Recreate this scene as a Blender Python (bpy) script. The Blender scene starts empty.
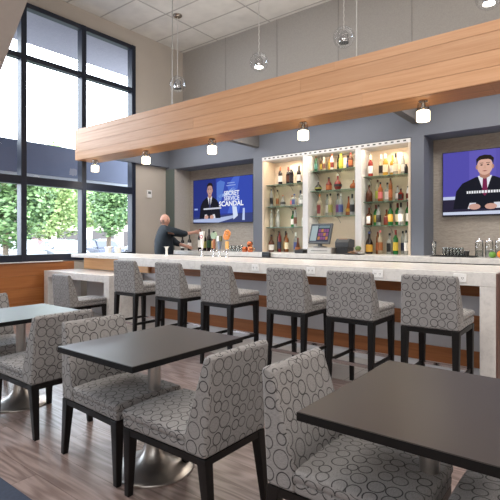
import bpy, bmesh, math, random
from mathutils import Vector, Matrix
random.seed(7)
C = bpy.context.scene.collection
PI = math.pi
# ------------------------------------------------------------------ camera model (used to read distances once)
F, CX, CY, YAW, H = 458.0, 250.0, 238.0, -.662, 1.37
RR = (math.cos(YAW), -math.sin(YAW)); FF = (math.sin(YAW), math.cos(YAW))
def at_y(u, v, y):
    a = (u-CX)/F; dx = FF[0]+a*RR[0]; dy = FF[1]+a*RR[1]; t = y/dy
    return dx*t, H+(CY-v)/F*t, t

# ------------------------------------------------------------------ mesh builder
def srgb(r, g, b):
    f = lambda c: (c/255/12.92 if c/255 <= .04045 else ((c/255+.055)/1.055)**2.4)
    return (f(r), f(g), f(b), 1)

class MB:
    def __init__(s): s.v = []; s.f = []; s.m = []; s.s = []
    def add(s, vs, fs, m=0, smooth=False):
        o = len(s.v); s.v += [tuple(p) for p in vs]
        for f in fs: s.f.append([o+i for i in f]); s.m.append(m); s.s.append(smooth)
        return s
    def hexa(s, p, m=0):
        return s.add(p, [(3,2,1,0),(4,5,6,7),(0,1,5,4),(1,2,6,5),(2,3,7,6),(3,0,4,7)], m)
    def box(s, x0, x1, y0, y1, z0, z1, m=0):
        return s.hexa([(x0,y0,z0),(x1,y0,z0),(x1,y1,z0),(x0,y1,z0),(x0,y0,z1),(x1,y0,z1),(x1,y1,z1),(x0,y1,z1)], m)
    def taper(s, a, b, wa, wb, m=0):          # square bar from a to b, (half x, half y) sizes
        (ax,ay,az),(bx,by,bz) = a, b
        lo = [(ax-wa[0],ay-wa[1],az),(ax+wa[0],ay-wa[1],az),(ax+wa[0],ay+wa[1],az),(ax-wa[0],ay+wa[1],az)]
        hi = [(bx-wb[0],by-wb[1],bz),(bx+wb[0],by-wb[1],bz),(bx+wb[0],by+wb[1],bz),(bx-wb[0],by+wb[1],bz)]
        return s.hexa(lo+hi, m) if az < bz else s.hexa(hi+lo, m)
    def lathe(s, prof, c=(0,0,0), n=16, m=0, smooth=True, cap=True):
        vs = []; fs = []; k = len(prof)
        for r, z in prof:
            for i in range(n):
                a = 2*PI*i/n; vs.append((c[0]+r*math.cos(a), c[1]+r*math.sin(a), c[2]+z))
        for j in range(k-1):
            for i in range(n):
                i2 = (i+1) % n; fs.append((j*n+i, j*n+i2, (j+1)*n+i2, (j+1)*n+i))
        s.add(vs, fs, m, smooth)
        if cap:
            s.add([vs[i] for i in range(n)], [tuple(reversed(range(n)))], m)
            s.add([vs[(k-1)*n+i] for i in range(n)], [tuple(range(n))], m)
        return s
    def tube(s, pts, r, n=8, m=0):
        pts = [Vector(p) for p in pts]; rs = r if isinstance(r, (list, tuple)) else [r]*len(pts)
        vs = []; fs = []
        for k, p in enumerate(pts):
            d = (pts[min(k+1, len(pts)-1)]-pts[max(k-1, 0)]).normalized()
            u = d.cross(Vector((0,0,1)) if abs(d.z) < .9 else Vector((1,0,0))).normalized(); w = d.cross(u)
            for i in range(n):
                a = 2*PI*i/n; vs.append(p+(u*math.cos(a)+w*math.sin(a))*rs[k])
        for k in range(len(pts)-1):
            for i in range(n):
                j = (i+1) % n; fs.append((k*n+i, k*n+j, (k+1)*n+j, (k+1)*n+i))
        s.add(vs, fs, m, True)
        s.add(vs[:n], [tuple(range(n))], m); s.add(vs[-n:], [tuple(reversed(range(n)))], m)
        return s
    def ball(s, c, r, n=14, k=8, m=0, sc=(1,1,1)):
        prof = [(max(r*math.sin(PI*j/k), 1e-4), -r*math.cos(PI*j/k)) for j in range(k+1)]
        t = MB().lathe(prof, (0,0,0), n, 0, True, False)
        return s.add([(c[0]+x*sc[0], c[1]+y*sc[1], c[2]+z*sc[2]) for x,y,z in t.v], t.f, m, True)
    def prism_x(s, poly, x0, x1, m=0, top=None):   # polygon in (y,z) swept along x ; top=(zmin,zmax,shrink) narrows with height
        n = len(poly)
        def hw(z, x):
            if not top: return x
            t = max(0, min(1, (z-top[0])/(top[1]-top[0]))); return x*(1-top[2]*t)
        vs = [(hw(z, x0), y, z) for y, z in poly]+[(hw(z, x1), y, z) for y, z in poly]
        fs = [tuple(range(n)), tuple(reversed(range(n, 2*n)))]+[(i, n+i, n+(i+1) % n, (i+1) % n) for i in range(n)]
        return s.add(vs, fs, m)
    def build(s, name, mats, parent=None, bevel=0, seg=2, uvs=1.0, loc=None, sub=0):
        me = bpy.data.meshes.new(name); me.from_pydata(s.v, [], s.f)
        for mm in (mats if isinstance(mats, (list, tuple)) else [mats]): me.materials.append(mm)
        bm = bmesh.new(); bm.from_mesh(me)
        bm.faces.ensure_lookup_table()
        uv = bm.loops.layers.uv.new('uv')
        for i, f in enumerate(bm.faces): f.material_index = s.m[i]; f.smooth = s.s[i]
        bmesh.ops.recalc_face_normals(bm, faces=bm.faces[:])
        for f in bm.faces:
            n = f.normal; ax = max(range(3), key=lambda k: abs(n[k]))
            for l in f.loops:
                x, y, z = l.vert.co
                l[uv].uv = ((y+.37, z), (x+.11, z+.23), (x, y))[ax]
        bm.to_mesh(me); bm.free()
        o = bpy.data.objects.new(name, me); C.objects.link(o)
        if parent: o.parent = parent
        if loc: o.location = loc
        if bevel:
            b = o.modifiers.new('b', 'BEVEL'); b.width = bevel; b.segments = seg; b.limit_method = 'ANGLE'; b.angle_limit = .6
            b.harden_normals = False
            for p in me.polygons: p.use_smooth = True
            w = o.modifiers.new('w', 'WEIGHTED_NORMAL'); w.keep_sharp = True
        return o

def tag(o, label=None, cat=None, group=None, kind=None):
    if label: o['label'] = label
    if cat: o['category'] = cat
    if group: o['group'] = group
    if kind: o['kind'] = kind
    return o
def thing(name, label, cat, loc=(0,0,0), rz=0, group=None):
    o = bpy.data.objects.new(name, None); C.objects.link(o); o.location = loc; o.rotation_euler = (0,0,rz)
    o.empty_display_size = .05
    return tag(o, label, cat, group)
def struct(o): o['kind'] = 'structure'; return o
def copy_tree(o, parent=None):
    c = o.copy(); C.objects.link(c)
    if parent: c.parent = parent
    for ch in list(o.children): copy_tree(ch, c)
    return c
def dup(root, loc, rz, label, group=None, name=None):
    r = copy_tree(root); r.location = loc; r.rotation_euler = (0,0,rz); r['label'] = label
    if group: r['group'] = group
    return r

# ------------------------------------------------------------------ materials
def new_mat(name):
    m = bpy.data.materials.new(name); m.use_nodes = True; nt = m.node_tree
    return m, nt, nt.nodes['Principled BSDF']
def N(nt, t, **kw):
    n = nt.nodes.new(t)
    for k, v in kw.items():
        if k in n.inputs.keys(): n.inputs[k].default_value = v
        else: setattr(n, k, v)
    return n
def L(nt, a, b): nt.links.new(a, b)
def ramp(nt, fac, stops):
    r = nt.nodes.new('ShaderNodeValToRGB'); e = r.color_ramp.elements
    e[0].position, e[0].color = stops[0]; e[1].position, e[1].color = stops[-1]
    for p, c in stops[1:-1]:
        x = e.new(p); x.color = c
    L(nt, fac, r.inputs['Fac']); return r.outputs['Color']
def plain(name, col, rough=.5, metal=0, noise=0.06, scale=30, spec=None, emit=None, es=0, coat=0):
    m, nt, b = new_mat(name)
    b.inputs['Roughness'].default_value = rough; b.inputs['Metallic'].default_value = metal
    if spec is not None: b.inputs['Specular IOR Level'].default_value = spec
    if coat: b.inputs['Coat Weight'].default_value = coat
    tc = N(nt, 'ShaderNodeTexCoord'); nz = N(nt, 'ShaderNodeTexNoise', Scale=scale, Detail=3.0)
    L(nt, tc.outputs['Object'], nz.inputs['Vector'])
    lo = tuple(max(0, c*(1-noise)) for c in col[:3])+(1,); hi = tuple(min(1, c*(1+noise)) for c in col[:3])+(1,)
    L(nt, ramp(nt, nz.outputs['Fac'], [(.3, lo), (.7, hi)]), b.inputs['Base Color'])
    if emit:
        b.inputs['Emission Color'].default_value = emit; b.inputs['Emission Strength'].default_value = es
    return m
def glass(name, col=(1,1,1,1), refl=.12, rough=.02, trans=.9):
    m, nt, b = new_mat(name); out = nt.nodes['Material Output']; nt.nodes.remove(b)
    t = N(nt, 'ShaderNodeBsdfTransparent'); t.inputs['Color'].default_value = col
    g = N(nt, 'ShaderNodeBsdfGlossy', Roughness=rough)
    lw = N(nt, 'ShaderNodeLayerWeight', Blend=.25)
    mr = N(nt, 'ShaderNodeMapRange'); mr.inputs['To Min'].default_value = refl*.3; mr.inputs['To Max'].default_value = min(1, refl*4)
    L(nt, lw.outputs['Fresnel'], mr.inputs['Value'])
    mx = N(nt, 'ShaderNodeMixShader'); L(nt, mr.outputs['Result'], mx.inputs['Fac'])
    L(nt, t.outputs['BSDF'], mx.inputs[1]); L(nt, g.outputs['BSDF'], mx.inputs[2]); L(nt, mx.outputs['Shader'], out.inputs['Surface'])
    return m
def emis(name, col, s):
    m, nt, b = new_mat(name)
    b.inputs['Base Color'].default_value = (0,0,0,1); b.inputs['Roughness'].default_value = .6
    b.inputs['Specular IOR Level'].default_value = .1
    b.inputs['Emission Color'].default_value = col; b.inputs['Emission Strength'].default_value = s
    return m
def wood(name, c0, c1, rough=.4, axis=0, coord='Object', stretch=14, island=.25, scale=5.0, bump=.05, cathedral=0):
    m, nt, b = new_mat(name); b.inputs['Roughness'].default_value = rough
    tc = N(nt, 'ShaderNodeTexCoord'); mp = N(nt, 'ShaderNodeMapping')
    sc = [scale*stretch]*3; sc[axis] = scale; mp.inputs['Scale'].default_value = sc
    gi = N(nt, 'ShaderNodeNewGeometry')
    off = N(nt, 'ShaderNodeVectorMath', operation='MULTIPLY_ADD')
    cmb = N(nt, 'ShaderNodeCombineXYZ')
    for k in range(3): L(nt, gi.outputs['Random Per Island'], cmb.inputs[k])
    L(nt, cmb.outputs[0], off.inputs[0]); off.inputs[1].default_value = (37, 23, 51); L(nt, tc.outputs[coord], off.inputs[2])
    L(nt, off.outputs[0], mp.inputs['Vector'])
    nz = N(nt, 'ShaderNodeTexNoise', Scale=1.0, Detail=5.0, Roughness=.6, Distortion=.4); L(nt, mp.outputs[0], nz.inputs['Vector'])
    fac = nz.outputs['Fac']
    if cathedral:
        mp2 = N(nt, 'ShaderNodeMapping'); s2 = [5.5]*3; s2[axis] = .8; mp2.inputs['Scale'].default_value = s2
        L(nt, off.outputs[0], mp2.inputs['Vector'])
        n2 = N(nt, 'ShaderNodeTexNoise', Scale=1.0, Detail=1.0, Distortion=.3); L(nt, mp2.outputs[0], n2.inputs['Vector'])
        mu = N(nt, 'ShaderNodeMath', operation='MULTIPLY'); L(nt, n2.outputs['Fac'], mu.inputs[0]); mu.inputs[1].default_value = cathedral
        sn = N(nt, 'ShaderNodeMath', operation='SINE'); L(nt, mu.outputs[0], sn.inputs[0])
        ad = N(nt, 'ShaderNodeMath', operation='MULTIPLY_ADD'); L(nt, sn.outputs[0], ad.inputs[0]); ad.inputs[1].default_value = .16; L(nt, fac, ad.inputs[2])
        fac = ad.outputs[0]
    col = ramp(nt, fac, [(.3, c0), (.7, c1)])
    hs = N(nt, 'ShaderNodeHueSaturation'); L(nt, col, hs.inputs['Color'])
    mr = N(nt, 'ShaderNodeMapRange'); mr.inputs['To Min'].default_value = 1-island; mr.inputs['To Max'].default_value = 1+island*.6
    L(nt, gi.outputs['Random Per Island'], mr.inputs['Value']); L(nt, mr.outputs[0], hs.inputs['Value'])
    L(nt, hs.outputs[0], b.inputs['Base Color'])
    if bump:
        bp = N(nt, 'ShaderNodeBump', Strength=bump, Distance=.01); L(nt, fac, bp.inputs['Height']); L(nt, bp.outputs[0], b.inputs['Normal'])
    return m
def fabric():
    m, nt, b = new_mat('circle_fabric'); b.inputs['Roughness'].default_value = .75; b.inputs['Specular IOR Level'].default_value = .25
    b.inputs['Sheen Weight'].default_value = .15
    uv = N(nt, 'ShaderNodeUVMap', uv_map='uv')
    dn = N(nt, 'ShaderNodeTexNoise', Scale=9.0, Detail=0.0); L(nt, uv.outputs[0], dn.inputs['Vector'])
    va = N(nt, 'ShaderNodeVectorMath', operation='MULTIPLY_ADD'); L(nt, dn.outputs['Color'], va.inputs[0]); va.inputs[1].default_value = (.012,.012,0); L(nt, uv.outputs[0], va.inputs[2])
    def rings(scale, shift, rnd, fill):
        ad = N(nt, 'ShaderNodeVectorMath', operation='ADD'); L(nt, va.outputs[0], ad.inputs[0]); ad.inputs[1].default_value = shift
        v1 = N(nt, 'ShaderNodeTexVoronoi', voronoi_dimensions='2D', feature='F1', Scale=scale, Randomness=rnd); L(nt, ad.outputs[0], v1.inputs['Vector'])
        v2 = N(nt, 'ShaderNodeTexVoronoi', voronoi_dimensions='2D', feature='N_SPHERE_RADIUS', Scale=scale, Randomness=rnd); L(nt, ad.outputs[0], v2.inputs['Vector'])
        # the sphere radius is the same for the whole neighbourhood of a cell; ring where distance is close to it
        r = N(nt, 'ShaderNodeMath', operation='MULTIPLY'); L(nt, v2.outputs['Radius'], r.inputs[0]); r.inputs[1].default_value = fill
        d = N(nt, 'ShaderNodeMath', operation='SUBTRACT'); L(nt, v1.outputs['Distance'], d.inputs[0]); L(nt, r.outputs[0], d.inputs[1])
        a = N(nt, 'ShaderNodeMath', operation='ABSOLUTE'); L(nt, d.outputs[0], a.inputs[0])
        mr = N(nt, 'ShaderNodeMapRange'); mr.inputs['From Min'].default_value = .022; mr.inputs['From Max'].default_value = .052
        mr.inputs['To Min'].default_value = 1; mr.inputs['To Max'].default_value = 0; L(nt, a.outputs[0], mr.inputs['Value'])
        sx = N(nt, 'ShaderNodeSeparateColor'); L(nt, v1.outputs['Color'], sx.inputs[0])
        dk = N(nt, 'ShaderNodeMapRange'); dk.inputs['To Min'].default_value = .7; dk.inputs['To Max'].default_value = 1; L(nt, sx.outputs[0], dk.inputs['Value'])
        mu = N(nt, 'ShaderNodeMath', operation='MULTIPLY'); L(nt, mr.outputs[0], mu.inputs[0]); L(nt, dk.outputs[0], mu.inputs[1])
        return mu.outputs[0]
    a = rings(14.8, (0,0,0), .42, 1.0)
    # fine weave
    mp = N(nt, 'ShaderNodeMapping'); mp.inputs['Scale'].default_value = (60, 420, 1); L(nt, uv.outputs[0], mp.inputs['Vector'])
    nz = N(nt, 'ShaderNodeTexNoise', Scale=1.0, Detail=2.0); L(nt, mp.outputs[0], nz.inputs['Vector'])
    base = ramp(nt, nz.outputs['Fac'], [(.25, srgb(118,117,118)), (.75, srgb(154,152,152))])
    mx = N(nt, 'ShaderNodeMix', data_type='RGBA'); L(nt, a, mx.inputs['Factor']); L(nt, base, mx.inputs[6]); mx.inputs[7].default_value = srgb(26,25,27)
    L(nt, mx.outputs[2], b.inputs['Base Color'])
    bp = N(nt, 'ShaderNodeBump', Strength=.12, Distance=.003); L(nt, nz.outputs['Fac'], bp.inputs['Height']); L(nt, bp.outputs[0], b.inputs['Normal'])
    return m
def ceiling_mat():
    m, nt, b = new_mat('ceiling_tile'); b.inputs['Roughness'].default_value = .9
    tc = N(nt, 'ShaderNodeTexCoord'); nz = N(nt, 'ShaderNodeTexNoise', Scale=120.0, Detail=3.0); L(nt, tc.outputs['Object'], nz.inputs['Vector'])
    n2 = N(nt, 'ShaderNodeTexNoise', Scale=3.0, Detail=2.0); L(nt, tc.outputs['Object'], n2.inputs['Vector'])
    ad = N(nt, 'ShaderNodeMath', operation='MULTIPLY_ADD'); L(nt, nz.outputs['Fac'], ad.inputs[0]); ad.inputs[1].default_value = .6; L(nt, n2.outputs['Fac'], ad.inputs[2])
    L(nt, ramp(nt, ad.outputs[0], [(.5, srgb(196,193,189)), (1.0, srgb(214,211,206))]), b.inputs['Base Color'])
    return m
def quartz():
    m, nt, b = new_mat('white_quartz'); b.inputs['Roughness'].default_value = .22
    tc = N(nt, 'ShaderNodeTexCoord'); v = N(nt, 'ShaderNodeTexVoronoi', Scale=90.0); L(nt, tc.outputs['Object'], v.inputs['Vector'])
    nz = N(nt, 'ShaderNodeTexNoise', Scale=14.0, Detail=6.0, Roughness=.7); L(nt, tc.outputs['Object'], nz.inputs['Vector'])
    L(nt, ramp(nt, nz.outputs['Fac'], [(.3, srgb(205,203,202)), (.55, srgb(226,224,222))]), b.inputs['Base Color'])
    return m
def wallpaper():
    m, nt, b = new_mat('textured_panel'); b.inputs['Roughness'].default_value = .7
    tc = N(nt, 'ShaderNodeTexCoord'); mp = N(nt, 'ShaderNodeMapping'); mp.inputs['Scale'].default_value = (6, 6, 26); mp.inputs['Rotation'].default_value = (0, .5, 0); L(nt, tc.outputs['Object'], mp.inputs[0])
    nz = N(nt, 'ShaderNodeTexNoise', Scale=1.6, Detail=6.0, Roughness=.7, Distortion=1.0); L(nt, mp.outputs[0], nz.inputs['Vector'])
    L(nt, ramp(nt, nz.outputs['Fac'], [(.3, srgb(150,143,135)), (.7, srgb(186,179,170))]), b.inputs['Base Color'])
    bp = N(nt, 'ShaderNodeBump', Strength=.25, Distance=.01); L(nt, nz.outputs['Fac'], bp.inputs['Height']); L(nt, bp.outputs[0], b.inputs['Normal'])
    return m

FAB = fabric()
BLACKWOOD = plain('ebony_wood', srgb(13,12,13), .42, noise=.25, scale=40, spec=.35)
LAMINATE = plain('dark_laminate', srgb(34,27,26), .37, noise=.06, scale=60); LAMINATE.node_tree.nodes['Principled BSDF'].inputs['IOR'].default_value = 1.62
EDGE = plain('table_edge', srgb(10,11,13), .45, spec=.3)
STEEL = plain('brushed_steel', srgb(196,193,190), .34, 1, noise=.05, scale=200)
CHROME = plain('chrome', srgb(205,205,208), .12, 1)
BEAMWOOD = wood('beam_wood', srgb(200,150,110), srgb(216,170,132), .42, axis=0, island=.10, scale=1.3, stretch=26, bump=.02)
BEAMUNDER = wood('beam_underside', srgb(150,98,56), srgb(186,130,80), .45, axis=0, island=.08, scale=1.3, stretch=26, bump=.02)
WAINS = wood('wainscot_wood', srgb(146,88,46), srgb(174,114,66), .4, axis=1, island=.08, scale=.8, stretch=26, bump=.02)
STRIPE = wood('stripe_wood', srgb(136,82,44), srgb(168,106,62), .45, axis=0, island=.05, scale=1.2, stretch=24, bump=.02)
PANELW = wood('panel_wood', srgb(205,150,98), srgb(226,176,124), .45, axis=0, island=.05, scale=1.2, stretch=24, bump=.02)
FLOORW = wood('floor_wood', srgb(112,96,92), srgb(150,134,130), .28, axis=0, island=.07, scale=2.2, stretch=16, bump=.09, cathedral=58)
QUARTZ = quartz()
WHITE = plain('white_paint', srgb(226,226,228), .5, noise=.02)
KNEE = plain('knee_wall_paint', srgb(205,206,212), .5, noise=.03, scale=4)
WALL = plain('beige_wall', srgb(190,182,173), .8, noise=.02, scale=3)
UPPER = plain('acoustic_panel', srgb(164,161,157), .9, noise=.07, scale=70)
SEAM = plain('panel_seam', srgb(150,148,145), .9)
GREY = plain('grey_paint', srgb(106,112,124), .7, noise=.02, scale=3)
TEAL = plain('greygreen_paint', srgb(98,110,108), .7, noise=.02)
CEIL = ceiling_mat()
GRIDM = plain('ceiling_grid', srgb(166,163,160), .7)
NAVY = plain('navy_frame', srgb(20,28,46), .4, noise=.08)
TILE = plain('floor_tile_pale', srgb(186,183,180), .4, noise=.04, scale=6)
GROUT = plain('grout', srgb(110,108,106), .8)
PLASTER = plain('soffit_plaster', srgb(176,168,163), .85, noise=.03, scale=5)
BLACK = plain('black_plastic', srgb(20,20,22), .4)
DKGREY = plain('dark_grey_plastic', srgb(52,54,58), .45)
WIN = glass('window_glass', (.97,.98,1,1), .05)
CLEAR = glass('clear_glass', (.93,.95,.95,1), .22)
SHELFG = glass('shelf_glass', (.78,.9,.84,1), .25)
GREENEDGE = plain('glass_edge', srgb(96,128,108), .2, noise=.05)

# ------------------------------------------------------------------ room shell
XL, YB, ZC = -8.1, 7.75, 5.85
XR, YF = 4.2, -4.2
WY0, WY1, WZ0, WZ1 = -2.35, 6.3, .95, 5.52
b = MB()
rnd = random.Random(3)
y = YF; row = 0
while y < 4.02:
    y1 = min(y+.205, 4.04); x = XL-rnd.random()*1.5
    while x < XR:
        x1 = x+1.5+rnd.random()*.9
        a0, a1 = max(x, XL), min(x1, XR)
        if a1 > a0+.01: b.add([(a0+.0012,y+.0012,0),(a1-.0012,y+.0012,0),(a1-.0012,y1-.0012,0),(a0+.0012,y1-.0012,0)], [(0,1,2,3)])
        x = x1
    y = y1
floor = struct(b.build('floor', FLOORW))
struct(MB().box(XL, XR, YF, 4.04, -.1, -.003).build('floor_underlay', plain('plank_gap', srgb(104,90,84), .8)))
b = MB(); x = XL
while x < XR:
    for yy in (4.04, 4.47):
        b.add([(x+.002,yy+.002,0),(min(x+.61,XR)-.002,yy+.002,0),(min(x+.61,XR)-.002,yy+.428,0),(x+.002,yy+.428,0)], [(0,1,2,3)])
    x += .61
struct(b.build('floor_bar_tile', TILE))
struct(MB().box(XL, XR, 4.04, YB, -.1, -.002).build('floor_bar_base', GROUT))
b = MB()
T = .2
b.box(XL-T, XL, YF, YB, -.1, WZ0).box(XL-T, XL, YF, YB, WZ1, ZC+.1).box(XL-T, XL, WY1, YB, WZ0, WZ1).box(XL-T, XL, YF, WY0, WZ0, WZ1)
struct(b.build('wall_left', WALL))
struct(MB().box(XL-T, XR+T, YB, YB+T, -.1, ZC+.1).build('wall_back', UPPER))
struct(MB().box(XR, XR+T, YF, YB, -.1, ZC+.1).build('wall_right', WALL))
struct(MB().box(XL-T, XR+T, YF-T, YF, -.1, ZC+.1).build('wall_front', WALL))
struct(MB().box(XL-T, XR+T, YF-T, YB+T, ZC, ZC+.1).build('ceiling', CEIL))
b = MB()
yy = 7.66
while yy > YF:
    b.box(XL, XR, yy-.012, yy+.012, ZC-.006, ZC+.002); yy -= .733
x = -6.96
while x < XR:
    b.box(x-.012, x+.012, YF, YB, ZC-.006, ZC+.002); x += 1.45
struct(b.build('trim_1', GRIDM))
b = MB()
for x in (-6.73,-5.34,-3.95,-2.59,-1.22,.15,1.52,2.9): b.box(x-.008, x+.008, YB-.006, YB, 3.0, ZC)
struct(b.build('trim_2', SEAM))
# window wall
w = tag(bpy.data.objects.new('window_1', None), kind='structure'); C.objects.link(w)
fr = MB()
mull = [6.25, 5.06, 3.89, 2.72, 1.55, .38, -.79, -1.96, -2.3]
x0, x1 = XL-.09, XL+.05
fr.box(x0, x1, WY0, WY1, WZ0, 1.075)
fr.box(x0, x1, WY0, WY1, WZ1-.09, WZ1)
fr.box(x0, x1, WY0, WY1, 2.315, 2.46)
fr.box(x0, x1, WY0, WY1, 4.51, 4.60)
for yy in mull: fr.box(x0-.01, x1+.01, yy-.05, yy+.05, WZ0, WZ1)
fr.build('window_frame', NAVY, w, .006)
for a, c in zip(mull[1:], mull[:-1]):
    if c-a < .5: continue
    for z0, z1 in ((1.075,2.315),(2.46,4.51),(4.60,5.43)):
        p = MB().add([(XL-.02,a+.05,z0),(XL-.02,c-.05,z0),(XL-.02,c-.05,z1),(XL-.02,a+.05,z1)], [(0,1,2,3)]).build('pane', WIN, w)
# wainscot + sill
b = MB()
for k in range(4):
    b.box(XL, XL+.03, YF+.05, 4.86, .02+k*.228, .02+(k+1)*.228-.002)
struct(b.build('trim_wainscot', WAINS))
struct(MB().box(XL, XL+.09, YF+.05, 4.6, .935, .952).build('trim_sill', WHITE, None, .004))
# stair soffit at upper left
st = MB()
prof = [(-8.1,2.62),(-4.75,5.85),(-8.1,5.85)]
st.add([(x,.4,z) for x,z in prof]+[(x,3.0,z) for x,z in prof], [(0,1,2),(5,4,3),(0,3,4,1),(1,4,5,2),(2,5,3,0)])
struct(st.build('ceiling_slope', PLASTER))

# bar back wall build-out
YW = 7.2
b = MB().box(XL, XR, YW, YB-.01, 2.95, 3.46)
struct(b.build('trim_bulkhead', GREY))
struct(MB().box(XL, XL+.28, YW, YB-.01, .0, 2.95).build('trim_post', TEAL))
struct(MB().box(XL+.281, XL+.30, YW+.02, YB-.01, 1.10, 2.95).build('trim_recess_side', plain('recess_white', srgb(188,184,178), .7)))
for k, (a, c) in enumerate(((-5.53,-5.31),(-2.42,-2.22))):
    struct(MB().box(a, c, YW, YB-.01, 0, 2.95).build('trim_column', GREY, None, .004))
PAP = wallpaper()
for a, c in ((-7.79,-5.53),(-2.22,XR)):
    struct(MB().box(a, c, YB-.06, YB-.01, 1.0, 2.95).build('wall_back_recess', PAP))
struct(MB().box(XL, XL+.12, 5.36, YW, 2.99, 3.46).build('trim_soffit', GREY))
for x in (-5.44, -2.33):
    struct(MB().box(x-.06, x+.06, 5.355, YW-.002, 3.15, 3.44).build('trim_crossbeam', plain('crossbeam_grey', srgb(104,102,102), .8)))
# timber beam over the bar
b = MB(); zs = [2.87, 2.87+.59*.25, 2.87+.59*.52, 2.87+.59*.82, 3.46]
rnd = random.Random(5)
cuts = {0: [-6.4,-2.2,.9], 1: [-4.9,-.6], 2: [-3.02,1.2], 3: [-5.7,-2.55,1.9]}
for k in range(4):
    xs = [XL]+cuts[k]+[XR]
    for a, c in zip(xs[:-1], xs[1:]): b.box(a+.0008, c-.0008, 4.9, 4.93, zs[k]+.0025, zs[k+1]-.0015, 0)
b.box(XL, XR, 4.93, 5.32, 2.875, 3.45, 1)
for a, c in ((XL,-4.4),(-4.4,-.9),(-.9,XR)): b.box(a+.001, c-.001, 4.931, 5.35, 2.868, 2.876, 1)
for m_ in (BEAMWOOD,): m_.node_tree.nodes['Principled BSDF'].inputs['IOR'].default_value = 1.45
beam = struct(b.build('beam', [BEAMWOOD, BEAMUNDER]))

# ------------------------------------------------------------------ outside
GRD = plain('asphalt', srgb(104,104,108), .9, noise=.06, scale=2)
struct(MB().box(-95, XL-T-.02, -50, 95, -.4, -.15).build('ground', GRD))
struct(MB().box(-9.7, -9.55, -6, 13, 2.73, 3.39).build('exterior_canopy', plain('canopy_slate', srgb(80,88,112), .6, noise=.03, scale=3)))
struct(MB().box(-9.72, -9.6, -6, 13, 2.62, 2.73).build('exterior_canopy_trim', plain('canopy_pale', srgb(160,166,175), .6)))
struct(MB().box(-9.7, XL-T-.02, -6, 13, 5.5, 5.62).build('exterior_eave', plain('eave_stucco', srgb(150,149,158), .8, noise=.05, scale=25)))
def leaf_mat(name, c0, c1):
    m, nt, b = new_mat(name); b.inputs['Roughness'].default_value = .6
    gi = N(nt, 'ShaderNodeNewGeometry'); L(nt, ramp(nt, gi.outputs['Random Per Island'], [(0, c0), (1, c1)]), b.inputs['Base Color'])
    b.inputs['Subsurface Weight'].default_value = 0
    return m
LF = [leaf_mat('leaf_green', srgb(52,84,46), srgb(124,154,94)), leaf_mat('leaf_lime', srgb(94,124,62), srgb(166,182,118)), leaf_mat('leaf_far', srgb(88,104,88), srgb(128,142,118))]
BARK = plain('bark', srgb(112,98,84), .9, noise=.25, scale=15)
def tree(x, y, zc, rx, rz, n, mat, label, group, leaf=.16, seed=0):
    r = random.Random(seed); t = thing('tree', label, 'tree', (x, y, -.15), 0, group)
    b = MB(); cl = []
    for k in range(16):
        while 1:
            p = Vector((r.uniform(-1,1), r.uniform(-1,1), r.uniform(-1,1)))
            if p.length < 1: break
        cl.append((Vector((p.x*rx*.72, p.y*rx*.72, zc+.15+p.z*rz*.75)), r.uniform(.35,.6)*rx))
    for k in range(n):
        c, cr = r.choice(cl)
        d = Vector((r.gauss(0,1), r.gauss(0,1), r.gauss(0,1))).normalized()
        p = c+d*cr*r.uniform(.75,1.05); s = leaf*r.uniform(.7,1.3)
        nrm = (d+Vector((r.gauss(0,.5), r.gauss(0,.5), r.gauss(0,.5)))).normalized()
        u = nrm.cross(Vector((0,0,1))).normalized(); v = nrm.cross(u)
        b.add([p-u*s, p-v*s*.6, p+u*s, p+v*s*.6], [(0,1,2,3)])
    b.build('crown', mat, t)
    MB().tube([(0,0,0),(.03,0,zc*.5),(0,.04,zc+.1),(.1,0,zc+rz*.5)], [.13,.11,.08,.03]).tube([(0,0,zc*.7),(rx*.4,.1,zc+rz*.2)], [.06,.02]).tube([(0,0,zc*.7),(-rx*.4,-.1,zc+rz*.3)], [.06,.02]).build('trunk', BARK, t)
tree(-18, 8.0, 3.1, 1.75, 2.1, 6000, LF[0], 'dense green maple behind the leftmost window pane', None, .10, 1)
tree(-27, 14.6, 4.2, 2.2, 3.2, 5000, LF[1], 'pale yellow-green tree beyond the middle window pane', None, .125, 2)
tree(-19.5, 13.6, 3.0, 1.3, 1.95, 5200, LF[0], 'round bright green maple filling the window pane nearest the bar', None, .085, 3)
tree(-30, 18.6, 3.9, 1.5, 2.6, 3600, LF[1], 'light green tree straddling the mullion left of the round maple', None, .13, 4)
for k, (x, y) in enumerate(((-55,15),(-57,23),(-55,31),(-57,39),(-55,47),(-57,55))):
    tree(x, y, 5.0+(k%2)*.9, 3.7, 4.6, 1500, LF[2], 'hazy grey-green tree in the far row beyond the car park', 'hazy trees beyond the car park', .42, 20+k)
bd = thing('low_building', 'low cream building with dark openings across the car park', 'building', (-46,27,-.15))
MB().box(-3,3,-12,9,0,3.1).build('wall', plain('cream_stucco', srgb(214,202,184), .9), bd)
MB().box(-3.3,3.3,-12.3,9.3,3.1,3.5).build('roof', plain('brown_roof', srgb(120,98,84), .8), bd)
for k in range(5): MB().box(3.0,3.04,-11+k*4,-8.3+k*4,.3,2.3).build('window', plain('dark_window', srgb(70,62,60), .3), bd)
hg = MB(); r = random.Random(9)
for k in range(1500):
    p = Vector((r.uniform(-.45,.45), r.uniform(-3.2,3.2), r.uniform(.0,.72)*1.0)); s = .09
    d = Vector((r.gauss(0,1), r.gauss(0,1), r.gauss(0,1))).normalized(); u = d.cross(Vector((0,0,1))).normalized(); v = d.cross(u)
    hg.add([p-u*s,p-v*s,p+u*s,p+v*s], [(0,1,2,3)])
o = hg.build('hedge', LF[1], None, loc=(-16.5, 10.0, -.15)); tag(o, 'low clipped hedge just outside the window wall', 'hedge')
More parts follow.
